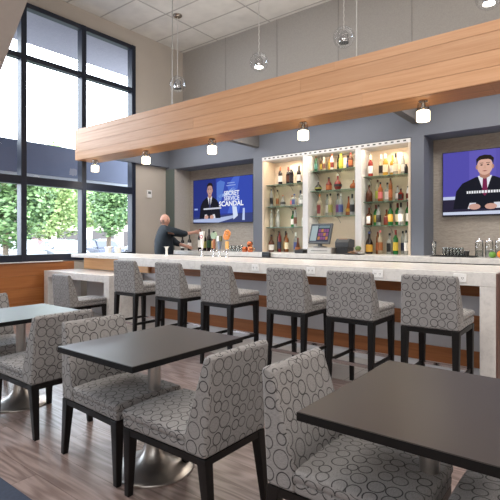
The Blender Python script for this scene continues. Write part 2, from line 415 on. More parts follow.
CARP = {k: plain('car_paint_'+k, c, .25, .1, noise=.01, coat=.5) for k, c in dict(white=srgb(140,144,150), silver=srgb(80,85,94), blue=srgb(32,42,66), red=srgb(130,50,48), grey=srgb(52,56,64)).items()}
CARW = plain('car_window', srgb(52,58,68), .1); TYRE = plain('tyre', srgb(28,28,30), .8); RIM = plain('rim', srgb(160,160,165), .3, .8)
def car(kind, x, y, rz, label):
    t = thing('car', label, 'car', (x, y, -.15), rz, 'cars in the car park')
    b = MB(); prof = [(-2.15,.3),(-2.2,.62),(-2.05,.86),(-1.5,.92),(-.95,.96),(.75,.98),(1.45,.9),(2.1,.78),(2.2,.55),(2.15,.3)]
    b.prism_x(prof, -.86, .86); b.prism_x([(-1.75,.9),(-1.25,1.36),(-.6,1.45),(.15,1.43),(.95,.93)], -.74, .74, 0, (.9,1.45,.16))
    b.build('body', CARP[kind], t, .06, 3)
    b = MB()
    b.prism_x([(-1.5,.98),(-1.2,1.3),(-.6,1.38),(-.55,.98)], -.745, .745, 0, (.9,1.45,.15)); b.prism_x([(-.48,.98),(-.5,1.38),(.1,1.36),(.7,.98)], -.745, .745, 0, (.9,1.45,.15))
    b.build('window', CARW, t)
    for sx in (-1, 1):
        for yy in (-1.35, 1.35):
            w_ = MB(); w_.tube([(sx*.68,yy,.32),(sx*.88,yy,.32)], .32, 16); ww = w_.build('wheel', TYRE, t)
            MB().tube([(sx*.87,yy,.32),(sx*.895,yy,.32)], .19, 12).build('rim', RIM, ww)
for c in [('white',-24,11.2,1.4,'white parked car behind the leftmost window pane'),('silver',-21.5,7.2,.2,'silver car close to the window beneath the dense maple'),
          ('white',-31,17.2,1.5,'white parked car under the pale tree in the middle pane'),('blue',-26,17.2,1.45,'dark blue parked car just left of the mullion by the bar'),
          ('red',-37,19.2,1.3,'red car just left of the mullion, mostly hidden by other cars'),('silver',-36,24.5,1.5,'silver parked car in the second row of the middle pane'),
          ('white',-27,22.2,1.5,'white parked car right of the round maple trunk'),('grey',-20.8,18.2,1.5,'grey parked car left of the round maple trunk'),('white',-23,13.0,1.35,'white car nearest the middle window pane')]: car(*c)

# ------------------------------------------------------------------ bar counter
bar = thing('bar_counter', 'long white quartz bar counter with wood-striped knee wall and waterfall end', 'bar counter', (-3.5,4.9,0))
def kid(mb, name, mats, root, bevel=0, seg=2):
    l = root.location; mb.v = [(x-l.x, y-l.y, z-l.z) for x, y, z in mb.v]
    return mb.build(name, mats, root, bevel, seg)
kid(MB().box(-5.86,-.726,4.25,5.42,.96,1.08), 'countertop', QUARTZ, bar, .004)
kid(MB().box(-7.74,-5.861,4.6,5.42,1.02,1.08), 'countertop', QUARTZ, bar, .004)
kid(MB().box(-.85,-.727,4.251,5.42,0,.9598), 'end_panel', QUARTZ, bar, .004)
kid(MB().box(-.7255,-.712,4.255,5.42,0,1.07), 'end_veneer', plain('end_veneer', srgb(112,84,76), .5), bar)['label'] = 'brown veneer on the end of the bar'
k_ = MB().box(-7.7,-.855,4.9,5.0,0,.955); kid(k_, 'knee_wall', KNEE, bar)
for z0, z1 in ((.46,.61),(.10,.26)): kid(MB().box(-5.86,-.856,4.882,4.899,z0,z1), 'wood_stripe', STRIPE, bar)
kid(MB().box(-5.86,-.856,4.882,4.899,.80,.958), 'wood_stripe', STRIPE, bar)
kid(MB().box(-7.7,-5.862,4.84,4.899,.80,1.018), 'wood_panel', PANELW, bar)['label'] = 'pale wood panel above the low counter'
kid(MB().box(-7.7,-.86,5.3,5.4,0,.95), 'back_panel', BLACK, bar)
OUT = plain('outlet_white', srgb(240,240,240), .35)
for u in (255.5, 311, 378, 460):
    x, z, _ = at_y(u, 272+(u-255)*.027, 4.25)
    t = thing('wall_outlet', '', 'outlet', (x, 4.249, 1.025), 0, 'white outlets on the counter edge')
    MB().box(-.052,.052,-.008,0,-.037,.037).build('cover_plate', OUT, t, .003)
    for sx in (-.022,.022):
        s = MB()
        for dx in (-.006,.006): s.box(sx+dx-.0015, sx+dx+.0015, -.0095, -.0078, -.006, .008)
        s.box(sx-.002, sx+.002, -.0095, -.0078, -.015, -.011); s.build('socket', BLACK, t)
    t['label'] = {255.5: 'white outlet plate on counter edge right of the third bar stool', 311: 'white outlet plate on counter edge right of the fourth bar stool', 378: 'white outlet plate on counter edge right of the fifth bar stool', 460: 'white outlet plate on counter edge right of the last bar stool'}[u]
low = thing('low_counter', 'low white quartz counter with slab legs at the window end of bar', 'counter', (-6.95,4.5,0))
kid(MB().box(-7.93,-5.99,4.19,4.838,.68,.79), 'countertop', QUARTZ, low, .004)
kid(MB().box(-7.93,-7.80,4.191,4.838,0,.6798), 'side_panel', QUARTZ, low, .004)
kid(MB().box(-6.13,-5.991,4.191,4.838,0,.6798), 'side_panel', QUARTZ, low, .004)
kid(MB().box(-7.79,-6.14,4.80,4.836,.6,.679), 'wood_stripe', STRIPE, low)

# back bar
bb = thing('back_bar_counter', 'pale back counter on cabinets blackened for shade, below the bottle shelves', 'counter', (-3,7.0,0))
kid(MB().box(-7.78,XR-.05,6.75,YW-.005,1.02,1.10).box(-7.78,-5.54,YW-.005,YB-.065,1.02,1.10).box(-5.30,-2.43,YW-.005,YB-.065,1.02,1.10).box(-2.21,XR-.05,YW-.005,YB-.065,1.02,1.10), 'countertop', QUARTZ, bb, .003)
kid(MB().box(-7.78,XR-.05,6.82,YW-.01,0,1.015), 'cabinet_body', BLACK, bb)  # body and doors coloured dark to stand for the shadow under the slab
for k in range(11): kid(MB().box(-7.7+k*1.06,-6.68+k*1.06,6.80,6.819,.1,.99), 'cabinet_door', DKGREY, bb)

# liquor shelving
sh = thing('liquor_shelf_unit', 'backlit white three-bay liquor shelving with glass shelves', 'shelf unit', (-3.86,7.4,1.10))
NICHE = plain('niche_cream', srgb(214,198,178), .6, noise=.02)
kid(MB().box(-5.305,-2.425,7.58,7.60,1.101,2.93), 'back_panel', NICHE, sh)
for x0, x1 in ((-5.305,-5.27),(-4.385,-4.275),(-3.355,-3.245),(-2.46,-2.425)): kid(MB().box(x0,x1,7.195,7.579,1.101,2.87), 'divider', WHITE if x0 in (-4.385,-3.355) else NICHE, sh)
kid(MB().box(-5.305,-2.425,7.19,7.579,2.872,2.935), 'light_valance', WHITE, sh)
b = MB()
for k in range(28): b.box(-5.25+k*.1005,-5.205+k*.1005,7.186,7.1895,2.895,2.915)
kid(b, 'valance_slots', DKGREY, sh)
SHX = [(-5.268,-4.387),(-4.273,-3.357),(-3.243,-2.462)]
SHZ = [[2.40,1.98,1.58],[2.585,2.22,1.765],[2.40,1.975,1.58]]
BR = plain('bracket', srgb(150,140,128), .4)
for (a, c), zz in zip(SHX, SHZ):
    for z in zz:
        s = kid(MB().box(a+.003,c-.003,7.27,7.575,z-.011,z-.001), 'glass_shelf', SHELFG, sh)
        g = MB().box(a+.003,c-.003,7.267,7.2695,z-.012,z-.0005); kid(g, 'shelf_edge', GREENEDGE, sh)
        for xb in (a+.02, (a+c)/2, c-.03):
            kid(MB().box(xb-.006,xb+.006,7.30,7.578,z-.022,z-.0115).tube([(xb,7.57,z-.12),(xb,7.5,z-.05),(xb,7.42,z-.02)], .006, 6), 'bracket', BR, sh)

# ------------------------------------------------------------------ bottles
GL = {}
def bglass(name, col, rough=.12, alpha=1.0):
    if name in GL: return GL[name]
    if alpha < 1:
        m, nt, b = new_mat('bottle_'+name); b.inputs['Base Color'].default_value = col; b.inputs['Roughness'].default_value = rough
        out = nt.nodes['Material Output']; t = N(nt, 'ShaderNodeBsdfTransparent'); mx = N(nt, 'ShaderNodeMixShader', Fac=alpha)
        tint = tuple(.55+.45*c for c in col[:3])+(1,); t.inputs['Color'].default_value = tint
        L(nt, t.outputs[0], mx.inputs[1]); L(nt, b.outputs[0], mx.inputs[2]); L(nt, mx.outputs[0], out.inputs['Surface'])
    else: m = plain('bottle_'+name, col, rough, noise=.04)
    GL[name] = m; return m
COL = dict(dark=srgb(28,18,18), black=srgb(18,18,20), green=srgb(34,112,52), dkgreen=srgb(22,66,40), brown=srgb(86,44,24), amber=srgb(146,88,46), red=srgb(118,34,30), rose=srgb(150,48,42),
           gold=srgb(206,158,60), yellow=srgb(206,178,64), lime=srgb(172,182,70), orange=srgb(180,100,54), navy=srgb(32,38,66), clear=srgb(205,208,204), pale=srgb(222,210,184), white=srgb(232,230,226),
           teal=srgb(80,130,122), cream=srgb(226,214,184), pink=srgb(220,120,120), blue=srgb(70,84,140), purple=srgb(120,70,130), olive=srgb(140,140,70))
def bm(c):
    return bglass(c, COL[c], .1, .45 if c in ('clear','pale') else (.8 if c in ('amber','orange','green','gold','rose') else 1))
def cmat(c): return bglass('cap_'+c, COL[c], .45)
SHAPES = dict(wine=[(.0365,0),(.037,.01),(.037,.60),(.034,.66),(.016,.76),(.0145,.80),(.0145,.98)],
              round=[(.032,0),(.036,.01),(.036,.62),(.030,.70),(.014,.78),(.013,.98)],
              slim=[(.027,0),(.028,.01),(.028,.68),(.024,.74),(.013,.84),(.012,.98)],
              square=[(.036,0),(.037,.02),(.037,.60),(.030,.67),(.015,.72),(.014,.98)],
              flask=[(.03,0),(.05,.03),(.046,.2),(.03,.5),(.014,.72),(.013,.98)],
              decanter=[(.03,0),(.055,.12),(.066,.28),(.055,.46),(.028,.6),(.015,.68),(.014,.96)],
              jug=[(.04,0),(.052,.03),(.052,.48),(.04,.6),(.018,.7),(.016,.98)])
ordn = ['first','second','third','fourth','fifth','sixth','seventh','eighth','ninth']
def bottle(x, y, z, h, col, cap, lab, shape, label, group):
    w = {'wine':1,'round':1,'slim':1,'square':1.05,'flask':1.0,'decanter':1.0,'jug':1.0}[shape]*(.9+h*.6)
    prof = [(r*w, t*h) for r, t in SHAPES[shape]]; n = 4 if shape == 'square' else 14
    rotsq = PI/4 if shape == 'square' else 0
    k = 1.25 if shape == 'square' else 1
    mb = MB().lathe([(r*k if t < .65*h else r, t) for r, t in prof], (0,0,0), n if n > 4 else 4, 0, n > 4)
    if rotsq: mb.v = [(vx*math.cos(rotsq)-vy*math.sin(rotsq), vx*math.sin(rotsq)+vy*math.cos(rotsq), vz) for vx,vy,vz in mb.v]
    o = mb.build('bottle', bm(col), None, loc=(x, y, z)); tag(o, label, 'bottle', group)
    if rotsq == 0: o.rotation_euler = (0,0,random.random())
    cr = prof[-1][0]+.002
    MB().lathe([(cr,.80*h if shape == 'wine' else .90*h),(cr,1.0*h),(cr*.8,1.005*h)], n=10).build('cap', cmat(cap), o)
    if lab:
        if shape == 'square':
            r_ = prof[1][0]*k/math.sqrt(2)+.001; MB().box(-r_*.85,r_*.85,-r_-.001,-r_,.12*h,.52*h).build('paper_label', cmat(lab), o)
        else:
            r_ = max(r for r, t in prof)+.0012
            if shape in ('decanter','flask','jug'): r_ *= 1.0; z0, z1 = (.2,.36) if shape != 'jug' else (.1,.42)
            else: z0, z1 = .16, .5
            MB().lathe([(r_,z0*h),(r_,z1*h)], n=14, cap=False).build('paper_label', cmat(lab), o)
    return o
def shelf_bottles(xs0, xsc, ys0, ysc, zshelf, items, shelf, yoff=7.40):
    items = sorted(items, key=lambda i: i[0]); last = -99
    nI = len(items)
    for k, (zx, ztop, col, cap, lab, shape) in enumerate(items):
        x, _, t = at_y(xs0+zx*xsc, 200, yoff)
        a_, c_ = min(SHX, key=lambda q: abs(x-(q[0]+q[1])/2))
        x = min(max(x, a_+.07), c_-.085-(nI-1-k)*.086)
        fat = items[k][5] in ('decanter','jug','flask')
        x = max(x, last+(.105 if fat else .082)) if k else x
        last = x+(.03 if fat else 0)
        _, ztop_w, _ = at_y(xs0+zx*xsc, ys0+ztop*ysc, yoff)
        h = max(.10, min(.40 if zshelf < 2.5 else .278, ztop_w-zshelf))
        look = {'clear':'clear glass','pale':'pale glass','dark':'dark wine','rose':'rosé pink','gold':'golden wine'}.get(col, {'dkgreen':'dark green'}.get(col, col))
        pos = ordn[k] if k < len(ordn)-1 else ordn[k]
        lb = f"{look} bottle with {lab} label, {pos} from left on the {shelf}" if lab else f"{look} bottle with {cap} cap, {pos} from left on the {shelf}"
        bottle(x, yoff+(.045 if k % 2 else -.045), zshelf, h, col, cap, lab, shape, lb, 'bottles on the '+shelf)
s = .12
shelf_bottles(250, s, 150, s, 2.40, [(263,145,'dark','orange','white','wine'),(308,138,'dark','red','brown','wine'),(355,135,'dark','white','dark','wine'),(397,128,'dark','black','white','wine')], 'left bay top shelf')
shelf_bottles(250, s, 150, s, 1.98, [(172,328,'clear','dark','black','slim'),(218,332,'pale','dark','amber','slim'),(285,378,'clear','orange','dark','flask'),(340,378,'pale','orange','pink','round'),(380,368,'clear','blue','blue','square'),(403,335,'clear','navy','white','wine'),(436,370,'clear','white','white','round')], 'left bay second shelf')
shelf_bottles(250, s, 200, s, 1.58, [(145,85,'clear','white',None,'slim'),(192,95,'clear','white',None,'round'),(235,80,'clear','white',None,'slim'),(347,90,'green','dkgreen','white','wine'),(388,65,'clear','red','brown','slim'),(436,118,'white','white','clear','round')], 'left bay third shelf')
shelf_bottles(250, s, 200, s, 1.101, [(180,290,'brown','dark','white','jug'),(203,258,'dark','black','navy','slim'),(232,265,'red','brown','navy','slim'),(262,255,'brown','dark','gold','wine'),(300,275,'amber','brown','cream','round'),(370,270,'clear','white','blue','wine'),(410,315,'brown','red','amber','flask')], 'left bay bottom shelf')
shelf_bottles(300, s, 150, s, 2.585, [(117,52,'dkgreen','brown','teal','slim'),(158,50,'brown','dark','yellow','wine'),(197,62,'pale','white','brown','slim'),(235,45,'gold','brown','yellow','wine'),(272,40,'white','orange','red','slim'),(313,35,'black','dark','dkgreen','slim'),(352,28,'lime','lime','yellow','wine'),(390,45,'navy','dark','blue','slim'),(432,25,'brown','red','orange','wine')], 'middle bay top shelf')
shelf_bottles(300, s, 150, s, 2.22, [(163,258,'dark','clear','olive','decanter'),(230,225,'red','black','orange','jug'),(325,205,'rose','clear','dark','decanter'),(436,240,'orange','pale',None,'decanter')], 'middle bay second shelf')
shelf_bottles(300, s, 150, s, 1.765, [(175,362,'pale','orange','red','square'),(217,368,'clear','black','white','slim'),(263,352,'pale','black','olive','round'),(305,350,'clear','black','purple','round'),(350,365,'clear','white','blue','round'),(393,385,'orange','red','gold','flask'),(445,368,'clear','dark','black','wine')], 'middle bay third shelf')
shelf_bottles(355, s, 140, s, 2.40, [(138,132,'rose','pale','white','wine'),(210,118,'pale','white','dark','wine'),(265,120,'gold','white','cream','wine'),(332,122,'gold','gold','white','wine'),(402,108,'pale','black','cream','wine'),(440,105,'clear','white','white','slim'),(468,200,'dark','dark',None,'slim')], 'right bay top shelf')
shelf_bottles(355, s, 140, s, 1.975, [(115,378,'brown','dark',None,'jug'),(185,330,'pale','brown','lime','round'),(220,355,'orange','black','pink','round'),(282,352,'clear','black','white','square'),(340,318,'amber','brown','orange','slim'),(388,375,'clear','brown','white','round'),(416,405,'red','dark','dark','square'),(465,380,'white','black','red','slim')], 'right bay second shelf')
shelf_bottles(355, s, 195, s, 1.58, [(90,110,'brown','red','white','square'),(138,82,'green','red','yellow','wine'),(203,82,'clear','dark','black','round'),(255,120,'amber','red','red','square'),(317,72,'green','dark','gold','wine'),(360,66,'green','red','cream','wine'),(397,66,'clear','dark','white','wine'),(445,55,'green','red','white','wine')], 'right bay third shelf')
shelf_bottles(355, s, 195, s, 1.101, [(110,305,'dark','blue','gold','jug'),(178,305,'amber','red','orange','slim'),(210,295,'pale','pink','amber','round'),(280,318,'clear','black','black','square'),(347,292,'green','red','yellow','wine'),(408,300,'clear','dark','navy','slim'),(457,295,'clear','black','white','slim')], 'right bay bottom shelf')
# wine bottles on the back counter behind the taps
for u, v, lab, cap, txt in ((182.5,236,'white','dark','dark wine bottle beside the barman, behind his sleeve'),(189.5,235,'white','black','dark wine bottle with large white label below the outstretched arm'),(204.6,232,'olive','black','dark wine bottle directly behind the white tap handle'),(209,229,'dkgreen','dark','tall dark bottle between the white and copper tap handles'),(213.5,231,'gold','black','black-topped bottle behind the copper tap handle')):
    x, z, _ = at_y(u, v, 6.95); bottle(x, 6.95, 1.101, z-1.101, 'dark', cap, lab, 'wine', txt, 'wine bottles on the back counter')
hx, hz, _ = at_y(200.0, 229, 6.92)
bottle(hx, 6.92, 1.101, hz-1.101, 'dark', 'red', 'white', 'wine', 'red-topped wine bottle held by the barman', 'wine bottles on the back counter')

# ------------------------------------------------------------------ televisions
def text_mesh(s, size):
    cu = bpy.data.curves.new('t', 'FONT'); cu.body = s; cu.size = size; cu.align_x = 'CENTER'; cu.offset = size*.03
    o = bpy.data.objects.new('t', cu); C.objects.link(o); bpy.context.view_layer.update()
    me = bpy.data.meshes.new_from_object(o.evaluated_get(bpy.context.evaluated_depsgraph_get()))
    vs = [v.co.copy() for v in me.vertices]; fs = [tuple(p.vertices) for p in me.polygons]
    bpy.data.objects.remove(o); bpy.data.curves.remove(cu); bpy.data.meshes.remove(me)
    return vs, fs
class Screen:
    W, HH = 1.74, .985
    def __init__(s): s.b = MB(); s.mats = []; s.ix = {}
    def m(s, c):
        if c not in s.ix: s.ix[c] = len(s.mats); s.mats.append(emis('screen_%d_%d_%d' % c, srgb(*c), .95))
        return s.ix[c]
    def poly(s, pts, c, lay):
        s.b.add([((u-.5)*s.W, -.021-lay*.0006, v*s.HH) for u, v in pts], [tuple(range(len(pts)))], s.m(c))
    def ell(s, u, v, ru, rv, c, lay, n=20): s.poly([(u+ru*math.cos(2*PI*i/n), v+rv*math.sin(2*PI*i/n)) for i in range(n)], c, lay)
    def text(s, t, u, v, size, c, lay, wmax=None):
        vs, fs = text_mesh(t, size); k = 1
        if wmax: k = wmax*s.W/(max(p.x for p in vs)-min(p.x for p in vs))
        s.b.add([((u-.5)*s.W+p.x*k, -.021-lay*.0006, v*s.HH+p.y) for p in vs], fs, s.m(c))
def anchor(S, cx, sc, tie, skin=(196,150,130)):
    X = lambda u: cx+u*sc; 
    P = lambda pts, c, l: S.poly([(X(u), v) for u, v in pts], c, l)
    P([(-.30,.10),(-.27,.38),(-.21,.50),(-.085,.585),(.085,.585),(.21,.50),(.27,.38),(.30,.10)], (22,24,36), 3)
    P([(-.065,.60),(0,.30),(.065,.60)], (232,232,240), 4)
    P([(-.018,.56),(-.026,.34),(0,.29),(.026,.34),(.018,.56)], tie, 5)
    P([(-.05,.66),(-.045,.585),(0,.55),(.045,.585),(.05,.66)], (176,128,110), 5)
    S.ell(X(0), .745, .072*sc, .135, skin, 6)
    S.ell(X(-.072), .735, .012*sc, .035, (180,132,114), 6); S.ell(X(.072), .735, .012*sc, .035, (180,132,114), 6)
    P([(-.076,.76),(-.080,.86),(-.05,.905),(.0,.92),(.055,.905),(.082,.86),(.076,.76),(.062,.83),(.03,.85),(-.03,.85),(-.062,.83)], (36,28,26), 7)
    for e in (-.03,.03):
        S.ell(X(e), .765, .012*sc, .010, (60,44,40), 8); P([(e-.017,.79),(e+.017,.79),(e+.017,.798),(e-.017,.798)], (44,32,30), 8)
    P([(-.008,.76),(-.014,.705),(.014,.705),(.008,.76)], (214,168,148), 8)
    P([(-.026,.672),(0,.664),(.026,.672),(0,.682)], (150,84,80), 8)
    for e in (-1, 1): S.ell(X(e*.075-.02), .13, .055*sc, .045, (206,160,146), 6); P([(e*.13-.03,.10),(e*.13+.03,.10),(e*.11+.03,.19),(e*.11-.03,.19)], (222,222,232), 5)
def tv(x, z, label, draw):
    t = thing('television', label, 'television', (x, 7.635, z))
    MB().box(-.87-.012,.87+.012,-.02,.03,-.012,.985+.012).build('bezel', BLACK, t, .003)
    MB().box(-.2,.2,.03,.053,.3,.7).build('wall_bracket', DKGREY, t)
    S = Screen(); draw(S); S.b.build('screen', S.mats, t)
def left_pic(S):
    S.poly([(0,0),(1,0),(1,1),(0,1)], (44,58,150), 0)
    S.poly([(0,.12),(.42,.12),(.42,1),(0,1)], (40,52,128), 1)
    S.poly([(.02,.3),(.08,.3),(.08,.34),(.02,.34)], (150,170,230), 2)
    S.poly([(.42,.2),(1,.2),(1,1),(.40,1)], (52,74,176), 1)
    S.poly([(.60,.2),(.66,.45),(.60,.8),(.70,1),(.80,1),(.76,.7),(.82,.4),(.78,.2)], (74,104,206), 2)
    S.poly([(.44,.62),(.58,.66),(.70,.78),(.74,.74),(.62,.60),(.46,.56)], (148,176,232), 2)
    S.poly([(.42,.45),(.5,.5),(.56,.9),(.48,.95),(.42,.9)], (86,122,206), 2)
    S.poly([(0,0),(1,0),(1,.2),(0,.14)], (56,66,120), 1)
    S.poly([(0,.02),(.45,.0),(.72,.1),(.74,.16),(.40,.10),(0,.08)], (176,190,226), 2)
    S.poly([(.70,.06),(.77,.14),(.75,.34),(.68,.36)], (214,226,250), 3); S.poly([(.84,.04),(.88,.04),(.88,.3),(.85,.3)], (190,206,244), 3)
    anchor(S, .30, .62, (56,60,96), (190,150,140))
    S.poly([(.19,.30),(.50,.31),(.50,.345),(.19,.335)], (206,210,226), 9)
    for k, w_ in enumerate((.12,.15)): S.poly([(.66-w_/2,.86-k*.055),(.66+w_/2,.865-k*.055),(.66+w_/2,.885-k*.055),(.66-w_/2,.88-k*.055)], (150,170,226), 9)
    S.text('SECRET', .67, .60, .135, (236,240,252), 9, .25); S.text('SERVICE', .67, .49, .125, (224,230,250), 9, .25); S.text('SCANDAL', .66, .365, .15, (248,250,255), 9, .40)
def right_pic(S):
    S.poly([(0,0),(1,0),(1,1),(0,1)], (92,84,176), 0)
    S.poly([(0,.32),(.22,.32),(.22,1),(0,1)], (84,78,172), 1); S.poly([(.22,.32),(.43,.32),(.43,1),(.22,1)], (98,90,184), 1)
    S.poly([(.56,.3),(1,.3),(1,1),(.56,1)], (150,156,188), 1); S.poly([(.62,.5),(.70,.55),(.66,.75),(.60,.7)], (190,196,214), 2); S.poly([(.8,.5),(.92,.52),(.9,.8),(.78,.78)], (120,126,160), 2)
    S.poly([(0,.25),(.2,.25),(.2,.30),(0,.30)], (196,204,236), 2); S.poly([(0,.0),(1,.0),(1,.25),(0,.25)], (44,40,62), 1)
    S.poly([(0,.01),(1,.01),(1,.07),(0,.055)], (206,214,236), 2)
    anchor(S, .345, .86, (120,36,76), (222,176,158))
    x = .20; r = random.Random(4)
    while x < .56:
        w_ = r.uniform(.012,.02); S.poly([(x,.335),(x+w_,.335),(x+w_,.375),(x,.375)], (236,236,240), 9); x += w_+.006
tv(-6.735, 1.715, 'wall television showing a newsreader beside SECRET SERVICE SCANDAL headline', left_pic)
tv(-1.18, 1.72, 'wall television at right showing a newsreader in a burgundy tie', right_pic)

# ------------------------------------------------------------------ chairs and stools
def upholstered(name, label, cat, hw, ztop, zseat, zband, zrail, rear, front, splay, footrest=None):
    t = thing(name, label, cat)
    d = .035 if footrest is None else .02
    back = MB().prism_x([(-rear,zband),(-rear+.14,zband),(-rear+.14,zseat-.02),(-rear+.115,zseat+.06),(-rear-d+.055,ztop-.012),(-rear-d+.03,ztop),(-rear-d+.008,ztop),(-rear-d,ztop-.02)], -hw, hw, 0, (zseat,ztop,.05))
    back.build('backrest', FAB, t, .016, 3)
    MB().box(-hw+.004,hw-.004,-rear+.13,front-.006,zband,zseat-.055).build('seat_band', FAB, t, .014, 3)
    cu = MB(); nx, ny = 6, 6; top = []
    x0, x1, y0, y1 = -hw, hw, -rear+.12, front
    vs = []; fs = []
    for j in range(ny+1):
        for i in range(nx+1):
            u = i/nx*2-1; v = j/ny*2-1; vs.append((x0+(x1-x0)*i/nx, y0+(y1-y0)*j/ny, zseat-.012+.02*(1-u*u)*(1-.6*v*v)))
    for j in range(ny+1):
        for i in range(nx+1): vs.append((x0+(x1-x0)*i/nx, y0+(y1-y0)*j/ny, zseat-.058))
    W_ = nx+1; K = W_*(ny+1)
    for j in range(ny):
        for i in range(nx):
            a = j*W_+i; fs.append((a,a+1,a+W_+1,a+W_)); fs.append((K+a,K+a+W_,K+a+W_+1,K+a+1))
    for i in range(nx): fs.append((i,K+i,K+i+1,i+1)); a = ny*W_+i; fs.append((a,a+1,K+a+1,K+a))
    for j in range(ny): a = j*W_; fs.append((a,a+W_,K+a+W_,K+a)); a = j*W_+nx; fs.append((a,K+a,K+a+W_,a+W_))
    cu.add(vs, fs, 0, True); cu.build('seat_cushion', FAB, t, .018, 3)
    q = hw-.006
    fr_ = MB().box(-q,q,-rear+.004,-rear+.034,zrail,zband-.001).box(-q,q,front-.04,front-.01,zrail,zband-.001).box(-q,-q+.03,-rear+.034,front-.04,zrail,zband-.001).box(q-.03,q,-rear+.034,front-.04,zrail,zband-.001)
    fr_.build('seat_frame', BLACKWOOD, t)
    for sx in (-1, 1):
        MB().taper((sx*(q-.02),-rear-splay+.02,0),(sx*(q-.024),-rear+.03,zband-.002),(.017,.017),(.027,.029)).build('leg', BLACKWOOD, t, .003, 1)
        MB().taper((sx*(q-.02),front-.035+splay*.1,0),(sx*(q-.024),front-.04,zband-.002),(.017,.017),(.027,.029)).build('leg', BLACKWOOD, t, .003, 1)
    if footrest:
        z = footrest
        for sx in (-1, 1): MB().box(sx*(q-.02)-.007,sx*(q-.02)+.007,-rear+.03,front-.05,z-.015,z+.015).build('stretcher', BLACKWOOD, t)
        MB().box(-q+.02,q-.02,-rear+.008,-rear+.026,z-.014,z+.014).build('footrest_bar', CHROME, t)
        MB().box(-q+.02,q-.02,front-.05,front-.036,z-.012,z+.012).build('footrest_bar', CHROME, t)
    return t
G_ = 'circle-patterned dining chairs'
ch = upholstered('dining_chair', '', 'chair', .232, .838, .47, .365, .33, .30, .31, .035)
ch.location = (-1.728, 1.732, 0); ch.rotation_euler = (0,0,PI/2)
ch['label'] = 'grey circle-patterned dining chair with its back turned, right of the middle table'; ch['group'] = G_
dup(ch, (-2.40,1.765,0), -PI/2-.05, 'grey circle-patterned dining chair tucked under left side of middle table')
dup(ch, (-3.37,1.765,0), PI/2, 'grey circle-patterned dining chair right of the bright left table, back toward middle table')
dup(ch, (-.80,1.75,0), -PI/2, 'grey circle-patterned dining chair tucked under left side of the nearest table')
dup(ch, (-.13,1.77,0), PI/2, 'shadowed circle-patterned dining chair under right side of the nearest table')
dup(ch, (-4.30,1.84,0), -PI/2, 'grey circle-patterned dining chair on window side of the bright left table')
dup(ch, (-6.27,3.88,0), 0, 'dark grey dining chair pulled up to the low white counter')
G_ = 'circle-patterned bar stools'
stl = upholstered('bar_stool', '', 'bar stool', .222, 1.085, .79, .672, .635, .25, .25, .02, .29)
SX = [(-4.85,'first bar stool from the window end, grey circle-patterned, beside the low counter'),(-4.04,'second grey circle-patterned bar stool from the window end of the bar'),(-3.29,'third grey circle-patterned bar stool from the window end, behind the middle table'),
      (-2.40,'fourth grey circle-patterned bar stool from the window end, behind a dining chair back'),(-1.745,'fifth grey circle-patterned bar stool, second from the waterfall end of bar'),(-1.08,'last grey circle-patterned bar stool, next to the white waterfall end')]
for k, (x, lb) in enumerate(SX):
    o = stl if k == 0 else dup(stl, (0,0,0), 0, lb, G_)
    o.location = (x, 3.87, 0); o['label'] = lb; o['group'] = G_

# ------------------------------------------------------------------ tables
def table(x0, x1, y0, y1, label):
    cx, cy = (x0+x1)/2, (y0+y1)/2; t = thing('cafe_table', label, 'table', (cx, cy, 0), 0, 'dark pedestal tables')
    MB().box(x0-cx,x1-cx,y0-cy,y1-cy,.7225,.75).build('tabletop', LAMINATE, t, .002, 1)
    MB().box(x0-cx-.002,x1-cx+.002,y0-cy-.002,y1-cy+.002,.718,.7475).build('edge_band', EDGE, t)
    prof = [(.235,0),(.238,.006),(.232,.012),(.20,.02),(.15,.036),(.105,.062),(.072,.10),(.052,.15),(.042,.21),(.038,.26),(.037,.70)]
    MB().lathe(prof, n=40).build('pedestal', STEEL, t)
    MB().box(-.14,.14,-.14,.14,.70,.7178).build('mounting_plate', BLACK, t)
    return t
table(-2.475,-1.80,1.39,2.23, 'dark square-edged pedestal table in the middle between two chairs')
table(-.873,-.215,1.395,2.27, 'nearest dark brown table, cut off at the lower right corner')
table(-4.22,-3.50,1.46,2.22, 'left pedestal table with its top shining white from the window')
RUG = plain('rug_border', srgb(44,54,74), .8, noise=.15, scale=60)
rg = thing('floor_rug', 'dark blue-bordered rug showing at the bottom left corner', 'rug', (-3.4,.25,0))
MB().box(-1.9,1.1,-1.0,.93,.001,.011).build('rug_base', RUG, rg)
b = MB()
for k in range(30):
    for j in range(18):
        b.box(-1.75+k*.095,-1.71+k*.095,-.9+j*.09,-.87+j*.09,.0112,.0125,1)
b.box(-1.8,1.0,-.95,.76,.0105,.0118,0)
b.build('rug_field', [plain('rug_field', srgb(58,62,66), .9, noise=.3, scale=90), plain('rug_fleck', srgb(120,126,130), .9)], rg)

